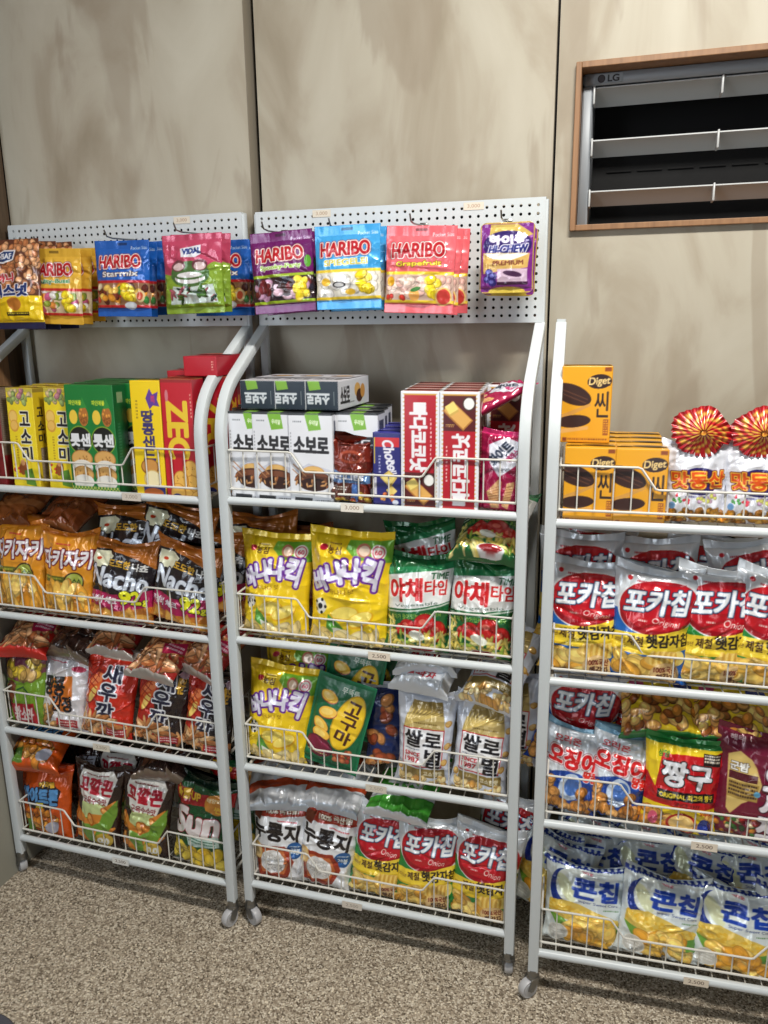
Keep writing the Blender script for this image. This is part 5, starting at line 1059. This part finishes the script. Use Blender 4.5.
# ------------------------------------------------------------------ placing the goods
RD = math.radians
def place(key, k, shelf, px, yb, label, cat='snack bag', group=None, yaw=0, lean=6, roll=0, dz=0, s=1.0, var=0, name=None, parts=True, at_y=None):
    d = DS[key, var]; x0, y0, an = RK[k]
    Rm = Matrix.Rotation(an+RD(yaw), 4, 'Z') @ Matrix.Rotation(-RD(lean), 4, 'X') @ Matrix.Rotation(RD(roll), 4, 'Y')
    z = ZR[shelf]-.0005+dz
    if not d.kind.endswith('box'): z += abs(math.sin(RD(roll)))*d.w*s*.42+ (d.t*s*.5*min(1, abs(math.sin(RD(lean)))) if lean > 30 else 0)
    else: z += abs(math.sin(RD(roll)))*d.w*s*.5
    off = Rm @ Vector((0, 0, d.h*s/2)); X = x_for(px, yb, z+off.z)
    for _ in range(4):
        yw = y0+(X-x0)*math.tan(an)+yb; X = x_for(px, yw+off.y, z+off.z)-off.x
    M = Matrix.Translation((X, yw, z)) @ Rm @ Matrix.Scale(s, 4)
    return put(d, name, M, label, cat, group, parts)

# ---- rack 1, top shelf: cartons
c = Cv(9, 22, (120, 30, 34)); c.small(1, 3, 8, 6, (200, 150, 90), 3); c.ell(4.5, 14, 3, 4, (190, 120, 60)); s_ = Cv(4.8, 22, (112, 96, 84)); s_.small(.4, .6, 4.4, 13, (150, 136, 120), 30); s_.rect(0, 15, 4.8, 22, (130, 30, 40))
DS['darkred', 0] = carton('d', c, 4.8, s_, None, topcol=(190, 150, 50), sidecol=(112, 96, 84))
place('darkred', 1, 0, -14, .02, 'dark red carton with grey printed side, leftmost on the top shelf of the left rack', 'box', lean=2)
def column(key, k, px, ys, texts, group, cat='box', yaw=0, roll=0, lean=1, dz=0, var=0, dpx=0):
    for i, y in enumerate(ys): place(key, k, 0, px+dpx*i, y, texts[i] if i < len(texts) else texts[-1], cat, group, yaw=yaw, lean=lean, roll=roll, dz=dz, var=var)
G = 'yellow cartons with round crackers'
Yl = 'tall yellow cracker carton, %s'
place('gosomi', 1, 0, 23, .014, Yl % 'front one beside the dark red carton', 'box', G, lean=2)
place('gosomi', 1, 0, 37, .064, Yl % 'standing right behind the leftmost front one', 'box', G, lean=2)
place('gosomi', 1, 0, 49, .114, Yl % 'third in depth in the left group', 'box', G, lean=2)
place('gosomi', 1, 0, 60, .020, Yl % 'front one touching the green pineapple carton', 'box', G, lean=2, roll=1)
place('gosomi', 1, 0, 71, .070, Yl % 'second in depth, behind the one touching the green cartons', 'box', G, lean=2)
place('gosomi', 1, 0, 82, .122, Yl % 'rearmost with its top showing left of the green carton tops', 'box', G, lean=2)
G = 'green pineapple sandwich cartons'; Gl = 'tall green carton of pineapple sandwich biscuits, %s'
for q, (ys, dp) in enumerate((((.008, .056, .104, .152), 10), ((.008, .056, .104, .152), 10))):
    for i, y in enumerate(ys): place('lotsand', 1, 0, (80.5, 103.5)[q]+dp*i, y, Gl % (('left', 'right')[q]+' column, '+('front one', 'second row', 'third row', 'rearmost')[i]), 'box', G, lean=1.5)
place('lotsand', 1, 0, 137, .056, Gl % 'right behind the yellow peanut carton', 'box', G, lean=1.5)
place('lotsand', 1, 0, 147, .104, Gl % 'third row behind the yellow peanut carton', 'box', G, lean=1.5)
place('lotsand', 1, 0, 158, .152, Gl % 'rearmost, left of the red cartons', 'box', G, lean=1.5)
place('peanut', 1, 0, 148, .006, 'yellow peanut biscuit carton with blue letters between green and red cartons', 'box', None, lean=1.5)
G = 'red cracker cartons'; Rl = 'red cracker carton with yellow letters, %s'
place('zec', 1, 0, 179, .008, Rl % 'front one next to the yellow peanut carton', 'box', G, lean=1)
place('zec', 1, 0, 187, .060, Rl % 'standing second from the front', 'box', G, lean=1)
place('zec', 1, 0, 196, .110, Rl % 'standing third from the front', 'box', G, lean=1)
place('zec', 1, 0, 218, .135, Rl % 'rearmost, seen behind the bent front post', 'box', G, lean=1)
place('zec', 1, 0, 214, .080, Rl % 'seen between the two racks', 'box', G, lean=1)
c = Cv(7.6, 4.0, (176, 24, 42)); c.small(6.4, 1, 6.8, 3, (226, 180, 160), 4); t = Cv(7.6, 12, (170, 26, 42)); t.small(1.6, 3, 6.6, 6, (206, 160, 60), 3)
DS['zec_lie', 0] = carton('z', c, 12, None, t, topcol=(170, 26, 42), sidecol=(160, 22, 38))
place('zec_lie', 1, 0, 200, .06, 'red carton lying flat on top of the standing red cartons', 'box', G, lean=0, dz=.246)
place('zec_lie', 1, 0, 180, .10, 'red carton lying flat in the back, only its upper edge showing', 'box', G, lean=0, dz=.222, s=.8)

# ---- rack 1, second shelf
G = 'golden puffed corn snack bags'
place('zaki', 1, 1, 24, .032, 'golden snack bag with white letters at the left end, beside the narrower golden bag', group=G, yaw=-4, lean=9, roll=-1, dz=.004, s=1.03)
place('zaki', 1, 1, 71, .032, 'golden snack bag with white letters, touching the dark nacho bag', group=G, yaw=4, lean=7, roll=2, var=1, s=.97)
G = 'brown and black nacho bags'
place('nacho', 1, 1, 124, .036, 'brown nacho bag with yellow 92 on a magenta band, the whole front in view', group=G, yaw=2, lean=10, roll=3, s=0.94)
place('nacho', 1, 1, 188, .036, 'brown nacho bag tilted right beside the front post of the left rack', group=G, yaw=-6, lean=9, roll=8, var=1, s=0.95)
place('nacho', 1, 1, 222, .13, 'brown nacho bag standing behind the others, seen between the two racks', group=G, yaw=-14, lean=4, roll=3, dz=.01)
place('nacho', 1, 1, 132, 0.09, 'brown nacho bag standing in the back, its top above the full-view nacho bag', group=G, yaw=0, lean=14, roll=-6, dz=0.055, var=1)
place('nacho', 1, 1, 176, 0.09, 'brown nacho bag standing in the back above the right tilted one', group=G, yaw=6, lean=14, roll=12, dz=0.06)
G = 'brown foil bags lying on the golden bags'
DS['brown', 0] = bag('br', foilbag((150, 84, 40), (120, 66, 34), (176, 110, 60), 1), 5, 251, crumple=1.9); DS['brown', 1] = bag('br', foilbag((140, 72, 36), (150, 90, 50), (110, 60, 34), 1), 5, 252, crumple=1.9)
place('brown', 1, 1, 26, 0.05, 'crumpled brown foil bag lying on the leftmost golden bag', group=G, lean=66, roll=0, yaw=6, dz=0.18)
place('brown', 1, 1, 84, 0.06, 'crumpled brown foil bag lying behind the second golden bag', group=G, lean=62, yaw=-10, dz=0.175, var=1)
# ---- rack 1, third shelf
place('greenbag', 1, 2, 27, .036, 'dull green snack bag with red panel at the left end of the third shelf', yaw=-4, lean=6, dz=.0, s=0.98)
place('ddangang', 1, 2, 69, .036, 'white and orange peanut candy snack bag with black letters', yaw=4, lean=12, roll=3, s=1.0)
place('saeu', 1, 2, 112, .032, 'glossy red shrimp cracker bag with white-edged letters', group='shrimp cracker bags', yaw=3, lean=9, roll=7, s=0.97)
place('saeu_hot', 1, 2, 165, .036, 'black and red spicy shrimp cracker bag beside the red one', group='shrimp cracker bags', yaw=3, lean=9, roll=8, s=0.95)
place('saeu_hot', 1, 2, 212, .036, 'black and red spicy shrimp cracker bag cut by the left rack right post', group='shrimp cracker bags', yaw=-6, lean=8, roll=7, var=1, s=0.95)
place('rings', 1, 2, 42, 0.01, 'red bag of ring snacks lying flat on the dull green bag', lean=68, dz=0.172, yaw=8, s=.95)
place('dark', 1, 2, 92, 0.04, 'dark chocolate snack bag lying behind the peanut candy bag', lean=62, dz=0.165, yaw=-8)
place('sticks', 1, 2, 126, 0.05, 'silver-edged red stick snack bag lying above the glossy red bag', group='stick snack bags lying on top', lean=70, dz=0.175, yaw=6)
place('sticks', 1, 2, 176, 0.0, 'stick snack bag lying on the spicy bags with its seal to the front', group='stick snack bags lying on top', lean=64, dz=0.165, yaw=-8, s=.95)
place('sticks', 1, 2, 226, 0.03, 'stick snack bag lying at the right end, seen between the racks', group='stick snack bags lying on top', lean=58, dz=0.165, yaw=-16, roll=6)
# ---- rack 1, bottom shelf
place('moist', 1, 3, 48, .036, 'orange corn snack bag with blue letters standing at the left end', group='orange corn snack bags', yaw=-3, lean=8, s=.96)
place('moist', 1, 3, 48, 0.005, 'orange snack bag lying on top of the standing orange bag', group='orange corn snack bags', yaw=8, lean=66, dz=0.165, s=.96)
place('kko', 1, 3, 100, .036, 'brown and white cone corn snack bag next to the orange bag', group='cone corn snack bags', yaw=0, lean=9, roll=2)
place('kko', 1, 3, 148, .036, 'brown and white cone corn snack bag next to the green chip bag', group='cone corn snack bags', yaw=2, lean=9, roll=4, var=1)
place('kko', 1, 3, 122, .13, 'brown and white cone snack bag standing behind the front pair', group='cone corn snack bags', lean=4, dz=.005, var=1)
place('sun', 1, 3, 205, .036, 'green wavy chip bag with big white letters, by the right front post', group='green chip bags', yaw=-6, lean=8, roll=3)
place('dark', 1, 3, 176, 0.05, 'dark brown foil bag lying above the green chip bag', lean=64, dz=0.175, yaw=5)
place('sun', 1, 3, 236, .11, 'green and gold chip bag in the back, seen between the two racks', group='green chip bags', yaw=-10, lean=14, dz=.03, var=1)
place('dark', 1, 3, 84, .13, 'dark foil bag standing in shadow between the orange bag and the cone bags', lean=10, dz=.01)

# ---- rack 2, top shelf
G = 'white crumble cookie cartons'; Sl = 'white cookie carton with black letters, %s'
for col, (px, ys, dp, nm) in enumerate(((250, (.012, .070, .128), 4, 'leftmost column'), (274, (.010, .068, .126), 3.5, 'second column'), (311, (.008, .066, .124, .178), 4, 'third column'), (356, (.03, .088, .146), 4.5, 'right column by the brown sweets'))):
    for i, y in enumerate(ys): place('soboro', 2, 0, px+dp*i, y, Sl % (nm+', '+('front', 'second row', 'third row', 'rearmost')[i]), 'box', G, lean=.6, yaw=(0, -1, 2, 0)[col])
for px, nm in ((257.5, 'left'), (287.5, 'middle'), (320, 'right')): place('soboro_lie', 2, 0, px, .028, 'white cookie carton lying flat, dark end to the front, %s of the three' % nm, 'box', 'cookie cartons lying on top', lean=0, dz=.184, yaw=(-2 if px < 270 else -3))
place('jellies', 2, 0, 352, .022, 'crumpled brown and blue sweets packet leaning in the basket', 'packet', lean=6, roll=3)
for i in range(3): place('milka', 2, 0, 387+4.5*i, .012+.052*i, 'small dark blue biscuit carton with red band, %s' % ('front one', 'second in the row', 'last in the row')[i], 'box', 'small dark blue cartons', lean=1)
G = 'red and white coconut cracker cartons'; Pl = 'red coconut cracker carton, %s'
for i in range(4): place('ppada', 2, 0, 420+4*i, .008+.053*i, Pl % ('front left, cracker picture at the bottom', 'left column second row', 'left column third row', 'left column rearmost')[i], 'box', G, lean=.6)
for i in range(4): place('ppada', 2, 0, 459+2.6*i, .006+.053*i, Pl % ('front right, cracker picture at the top', 'right column second row', 'right column third row', 'right column rearmost')[i], 'box', G, lean=.6, var=1)
place('ppada', 2, 0, 505, .165, Pl % 'in the back behind the pink wafer packs', 'box', G, lean=.6, var=1)
place('wafer', 2, 0, 501, .022, 'pink wafer pack standing at the right end of the top shelf', 'packet', 'pink wafer packs', lean=4, roll=5)
place('wafer', 2, 0, 498, .045, 'pink wafer pack lying on top of the standing one', 'packet', 'pink wafer packs', lean=68, dz=.165, yaw=-52, s=.95)
# ---- rack 2, second shelf
G = 'yellow banana snack bags'
place('banana', 2, 1, 278, .036, 'yellow banana snack bag at the left end of the second shelf', group=G, yaw=2, lean=8, roll=2, s=.95)
place('banana', 2, 1, 351, .032, 'tall yellow banana snack bag in front, overlapping the left one', group=G, yaw=3, lean=5, roll=2, var=1, s=1.03)
G = 'green vegetable cracker bags'
place('yachae', 2, 1, 419, .032, 'green and white vegetable cracker bag beside the yellow banana bag', group=G, yaw=4, lean=9, roll=2, s=0.95)
place('yachae', 2, 1, 484, .032, 'green and white vegetable cracker bag beside the right front post', group=G, yaw=-2, lean=10, roll=5, var=1, s=0.95)
place('yachae', 2, 1, 496, 0.012, 'green vegetable cracker bag lying flat on the standing ones', group=G, yaw=-6, lean=64, dz=0.185, s=.97)
place('yachae', 2, 1, 425, .12, 'dark green cracker bag standing in shadow in the back', group=G, lean=2, roll=-8, dz=.035, var=1)
place('nacho', 2, 1, 262, .14, 'brown nacho bag behind the left yellow banana bag', group='brown and black nacho bags', yaw=0, lean=2, roll=-2, dz=.045)
place('brown', 2, 1, 302, .15, 'brown foil bag in shadow between the two banana bags', lean=3, dz=.03)
# ---- rack 2, third shelf
place('banana', 2, 2, 281, .032, 'yellow banana snack bag on the third shelf beside the green pouch', group='yellow banana snack bags', yaw=3, lean=10, roll=6, s=.93)
place('banana', 2, 2, 300, .13, 'yellow banana snack bag behind, only its top edge showing', group='yellow banana snack bags', yaw=0, lean=2, s=.95, dz=.03, var=1)
G = 'green sweet potato pouches'
place('goguma', 2, 2, 338, .03, 'green sweet potato chip pouch tilted to the right in front', 'pouch', G, lean=10, roll=12, s=0.9)
place('goguma', 2, 2, 352, .085, 'green sweet potato pouch raised behind the tilted front one', 'pouch', G, lean=8, roll=8, dz=.05, s=0.9)
place('goguma', 2, 2, 366, .13, 'green sweet potato pouch in shadow, furthest right and rearmost of the pouches', 'pouch', G, lean=4, roll=3, dz=.03, s=0.92)
place('bluebag', 2, 2, 394, .10, 'dark blue snack bag with vertical white letters in shadow', lean=6, yaw=24)
G = 'silver rice puff bags'
place('ssal', 2, 2, 426, .032, 'silver rice puff bag with gold band, left of the pair', group=G, yaw=3, lean=8, roll=2, s=0.97)
place('ssal', 2, 2, 484, .028, 'silver rice puff bag with gold band, right of the pair by the post', group=G, yaw=2, lean=12, roll=5, var=1, s=.97)
place('ssal', 2, 2, 506, 0.03, 'silver rice puff bag lying on the right pair bag, puffs showing', group=G, yaw=-10, lean=60, roll=6, dz=0.168)
place('ssal', 2, 2, 514, .14, 'silver rice puff bag standing in the back at the right end', group=G, yaw=-16, lean=3, dz=.02)
place('whitelie', 2, 2, 436, 0.03, 'white foil bag lying on the left silver rice puff bag, lower one', group='white foil bags lying flat', yaw=-12, lean=72, dz=0.192, s=.92)
place('whitelie', 2, 2, 430, 0.05, 'white foil bag lying flat, upper one under the rail', group='white foil bags lying flat', yaw=6, lean=76, dz=0.225, s=.9)
# ---- rack 2, bottom shelf
G = 'white scorched rice snack bags'
place('nurung', 2, 3, 281, .036, 'white scorched rice snack bag with blue disc, at the left end', group=G, yaw=0, lean=9, roll=0, s=0.96)
place('nurung', 2, 3, 330, .032, 'white scorched rice snack bag with red banner, tilted right', group=G, yaw=2, lean=10, roll=9, var=1, s=0.95)
G = 'green onion potato chip bags'
Og = 'green chip bag with red oval, %s'
place('poka_green', 2, 3, 384, .036, Og % 'left one on the bottom shelf, touching the white bag', group=G, yaw=2, lean=10, roll=6, s=0.95)
place('poka_green', 2, 3, 429, .032, Og % 'middle one of three on the bottom shelf', group=G, yaw=8, lean=9, roll=5, var=1, s=0.95)
place('poka_green', 2, 3, 486, .028, Og % 'bottom shelf, by the middle rack right post', group=G, yaw=-2, lean=10, roll=5, var=2, s=0.95)
place('poka_green', 2, 3, 510, .13, Og % 'sticking out past the middle rack right post', group=G, yaw=-12, lean=6, roll=8, dz=.02)
place('silver', 2, 3, 283, 0.03, 'crumpled silver foil bag lying at the left end under the rail', group='foil bags lying flat', yaw=14, lean=68, dz=0.17)
place('silver', 2, 3, 345, 0.04, 'crumpled silver foil bag lying in the middle, behind the red banner bag', group='foil bags lying flat', yaw=-6, lean=72, dz=0.18)
place('silvergreen', 2, 3, 412, 0.03, 'green and silver foil bag lying flat above the green chip bags', group='foil bags lying flat', yaw=-8, lean=70, dz=0.195)
place('silver', 2, 3, 306, .14, 'silver foil bag standing in the back between the white bags', group='foil bags lying flat', lean=3, dz=.02)

# ---- rack 3, top shelf
G = 'yellow chocolate biscuit cartons'; Dl = 'yellow chocolate biscuit carton, %s'
for i in range(4): place('diget', 3, 0, 589+1.0*i, .010+.053*i, Dl % ('front left', 'left column second row', 'left column third row', 'left column rearmost')[i], 'box', G, lean=.4)
for i in range(4): place('diget', 3, 0, 640.5-1.6*i, .008+.053*i, Dl % ('front right', 'right column second row', 'right column third row', 'right column rearmost')[i], 'box', G, lean=.4)
place('diget', 3, 0, 586, .058, Dl % 'standing on top of the left column', 'box', G, lean=.4, dz=.136, s=1.0)
for px, yb, lb, yw in ((696, .045, 'white peanut cookie bag with pleated red and gold fan top, beside the yellow cartons', 4), (757, .045, 'white peanut cookie bag with pleated red and gold fan top, at the right photo edge', -2)):
    o = place('matdong', 3, 0, px, yb, lb, 'snack bag', 'fan-topped cookie bags', yaw=yw, lean=3, s=.92)
    f = bpy.data.objects.new('pleated_fan', FAN); COL.objects.link(f); f.parent = o; f.location = (0.0, -.014, .172); f.rotation_euler = (RD(-8), RD(6 if px < 700 else -9), 0); f['label'] = 'pleated red and gold gathered top'
# ---- rack 3, second shelf
G = 'blue original potato chip bags'; Bl = 'blue potato chip bag, %s'; G2 = 'green onion potato chip bags'
place('poka_blue', 3, 1, 585, .036, Bl % 'by the left post of the right rack', group=G, yaw=2, lean=9, roll=4)
place('poka_blue', 3, 1, 653, .028, Bl % 'whole front in view, second from the left post', group=G, yaw=1, lean=7, roll=5, var=1, s=.98)
place('poka_green', 3, 1, 719, .04, Og % 'right of the full-view blue bag', group=G2, yaw=6, lean=7, roll=4)
place('poka_green', 3, 1, 776, .032, Og % 'cut off by the right edge of the photo', group=G2, yaw=-8, lean=7, roll=6, var=1)
place('poka_blue', 3, 1, 578, .12, Bl % 'second row by the left post, only its top showing', group=G, lean=3, dz=.035, roll=2)
place('poka_blue', 3, 1, 590, .175, Bl % 'rearmost by the left post, top touching the shelf above', group=G, lean=1, dz=.045, roll=8, var=1)
place('poka_blue', 3, 1, 655, .13, Bl % 'second row behind the full-view one', group=G, lean=2, dz=.03, roll=-3)
place('poka_green', 3, 1, 700, .155, Og % 'back row between the blue bag and the right one', group=G2, lean=2, dz=.03, roll=10, var=2)
place('poka_green', 3, 1, 756, .13, Og % 'back row above the gap near the right edge', group=G2, lean=3, dz=.03, roll=-12, var=0)
# ---- rack 3, third shelf
place('poka_blue', 3, 2, 581, .13, Bl % 'on the third shelf, behind the squid peanut bags', group=G, lean=1, dz=.045, roll=6)
G = 'squid peanut snack bags'; Ql = 'blue and white squid peanut ball bag, %s'
place('ojing', 3, 2, 574, .04, Ql % 'front left by the post', group=G, lean=16, roll=7, s=0.98)
place('ojing', 3, 2, 621, .036, Ql % 'front right, touching the red bag', group=G, lean=16, roll=9, yaw=4, var=1, s=0.98)
place('ojing', 3, 2, 606, .11, Ql % 'raised behind the front pair', group=G, lean=28, roll=-10, dz=.045, s=0.85)
place('ojing', 3, 2, 634, .12, Ql % 'leaning in the second row against the red bag', group=G, lean=20, roll=14, dz=.055, var=1, s=0.85)
place('ojing', 3, 2, 560, .12, Ql % 'second row next to the left post', group=G, lean=26, roll=16, dz=.04, var=1, s=0.85)
place('jjanggu', 3, 2, 682, .028, 'red and yellow ring cookie snack bag with big white letters', yaw=0, lean=8, roll=3, s=0.93)
place('osatz', 3, 2, 758, .028, 'maroon chestnut snack bag with large white vertical letters', yaw=-4, lean=8, roll=4, s=0.97)
G = 'yellow cookie snack bags lying in the back'
place('jjangy', 3, 2, 657, 0.06, 'yellow and green snack bag lying behind the red bag', group=G, lean=52, dz=0.15, yaw=4)
place('jjangy', 3, 2, 729, 0.06, 'yellow and green snack bag lying behind the maroon bag', group=G, lean=50, dz=0.15, yaw=-4)
# ---- rack 3, bottom shelf
G = 'white corn chip bags with blue letters'; Cl = 'white and blue corn chip bag, %s'
place('kon', 3, 3, 585, .036, Cl % 'front left by the post', group=G, yaw=2, lean=17, roll=3, s=1.0)
place('kon', 3, 3, 662, .028, Cl % 'front middle, tilted right', group=G, yaw=6, lean=17, roll=8, var=1, s=1.0)
place('kon', 3, 3, 735, .032, Cl % 'front right of the middle one', group=G, yaw=-3, lean=17, roll=2, var=2, s=1.0)
place('kon', 3, 3, 796, .045, Cl % 'cut off by the right photo edge', group=G, yaw=8, lean=17, roll=6, var=0, s=1.0)
for i, (px, yb, dz, ln, ro, v_, t_) in enumerate(((556, .10, .03, 18, 14, 1, 'second row at the left, beside the post'), (594, .125, .065, 22, 4, 2, 'second row, above the front left bag'), (646, .13, .06, 24, 5, 0, 'second row, above the middle bag'), (700, .13, .055, 26, 9, 1, 'second row, between the middle and right front bags'),
        (752, .13, .06, 22, -8, 2, 'second row near the right edge'), (590, .175, .10, 18, 12, 0, 'back row at the left under the rail'), (640, .18, .095, 18, 10, 1, 'back row, second from the left'), (690, .18, .10, 16, -4, 2, 'back row, third from the left'), (745, .18, .095, 18, 10, 0, 'back row at the right'))):
    place('kon', 3, 3, px, yb, Cl % t_, group=G, lean=ln, roll=ro, dz=dz*.2, s=.98, var=v_, yaw=(-6, 4, 8, -5)[i % 4])
place('kon', 3, 3, 551, .17, Cl % 'poking out at the left side of the right rack', group=G, lean=4, roll=-3, yaw=-30, var=2)

# ---- peg hooks and the sweets hanging from them
def hook(k, px, py, label, L_=.115, dirx=0.0):
    X, Z = atY(px, py, D-.012); b = MB(); y = D-.013
    # wire comes out of the board, slopes gently down and curls up at the tip
    b.tube([(0, .004, 0), (dirx*L_*.2, -L_*.35, -.002), (dirx*L_*.6, -L_*.75, -.004), (dirx*L_*.8, -L_*.93, -.002), (dirx*L_, -L_, .010)], .0017, 8)
    b.box(-.008, -.0012, -.006, .008, .0004, .006, .0006)
    o = b.build('peg_hook', M_CHROME, loc=(X, y, Z)); o.rotation_euler = (0, 0, RK[k][2]); tag(o, label, 'hook', 'wire hooks on the pegboards'); return X, Z
def hang(key, k, px, pytop, ys, labels, cat, group, dx=0.0, roll=0, yaw=0, s=1.0, dpy=0, lean=-3):
    d = DS[key, 0]
    for i, y in enumerate(ys):
        X, Z = atY(px+dx*i, pytop+dpy*i, y); M = Matrix.Translation((X, y, Z)) @ Matrix.Rotation(RK[k][2]+RD(yaw+(i % 2)*2), 4, 'Z') @ Matrix.Rotation(RD(lean), 4, 'X') @ Matrix.Rotation(RD(roll+(0, 1.6, -1.2)[i % 3]), 4, 'Y') @ Matrix.Scale(s, 4) @ Matrix.Translation((0, 0, -d.h))
        put(d, None, M, labels[i], cat, group)
Hk = 'grey wire hook holding the %s'
hook(2, 285, 233, Hk % 'purple sweet packets'); hook(2, 348, 230, Hk % 'light blue sweet packets'); hook(2, 424, 226, Hk % 'pink sweet packets'); hook(2, 508, 222, Hk % 'purple and gold pouches', .10)
hook(1, 20, 243, Hk % 'nut packets'); hook(1, 70, 246, Hk % 'yellow sweet packets'); hook(1, 137, 240, Hk % 'blue sweet packets'); hook(1, 203, 234, Hk % 'pink and green sweet packets'); hook(1, 222, 240, Hk % 'rear blue sweet packets', .06)
F3 = ('front one', 'second one', 'third one'); 
def lbl(t, n): return [t % q for q in ('the front one of its hook', 'second on its hook', 'third on its hook', 'rearmost on its hook')[:n]]
hang('har_purple', 2, 280, 229, (.115, .150, .185), lbl('purple gummy sweet packet with red-on-white letters, %s', 3), 'packet', 'purple sweet packets', dx=5, roll=-3, dpy=2, s=.98)
hang('har_blue', 2, 347, 222.5, (.105, .135, .165, .195), lbl('light blue gummy sweet packet, %s', 4), 'packet', 'light blue sweet packets', dx=6, roll=-1, dpy=2, s=.98)
hang('har_pink', 2, 422, 223, (.11, .145, .185), lbl('pink grapefruit gummy packet, %s', 3), 'packet', 'pink sweet packets', dx=7, roll=2, dpy=2, s=1.0)
hang('hichew', 2, 508, 221, (.12, .165), lbl('small purple and gold chewy sweet pouch, %s', 2), 'pouch', 'purple and gold pouches', dx=4, dpy=5, s=.98)
hang('har_yellow', 1, 54, 246, (.105, .140, .180), lbl('yellow gummy sweet packet with red letters, %s', 3), 'packet', 'yellow sweet packets', dx=11, roll=2, dpy=0)
hang('har_star', 1, 121.5, 238, (.115, .150, .185), lbl('royal blue gummy mix packet, %s', 3), 'packet', 'royal blue sweet packets', dx=8, roll=1, dpy=1, s=.98)
hang('har_star', 1, 221, 238, (.190, .212), ['royal blue packet behind the pink and green one, front of two', 'royal blue packet against the board at the right end, rear of two'], 'packet', 'royal blue packets at the right end', dx=5, s=.98)
hang('vidal', 1, 191, 231, (.105, .140), lbl('pink and green gummy packet with a wide grin print, %s', 2), 'packet', 'pink and green sweet packets', dx=9, roll=-1, s=.98)
hang('nuts', 1, 12, 236, (.09, .13, .175), lbl('brown and yellow mixed nut packet, %s', 3), 'packet', 'mixed nut packets', dx=17, roll=0, dpy=2, s=.98)
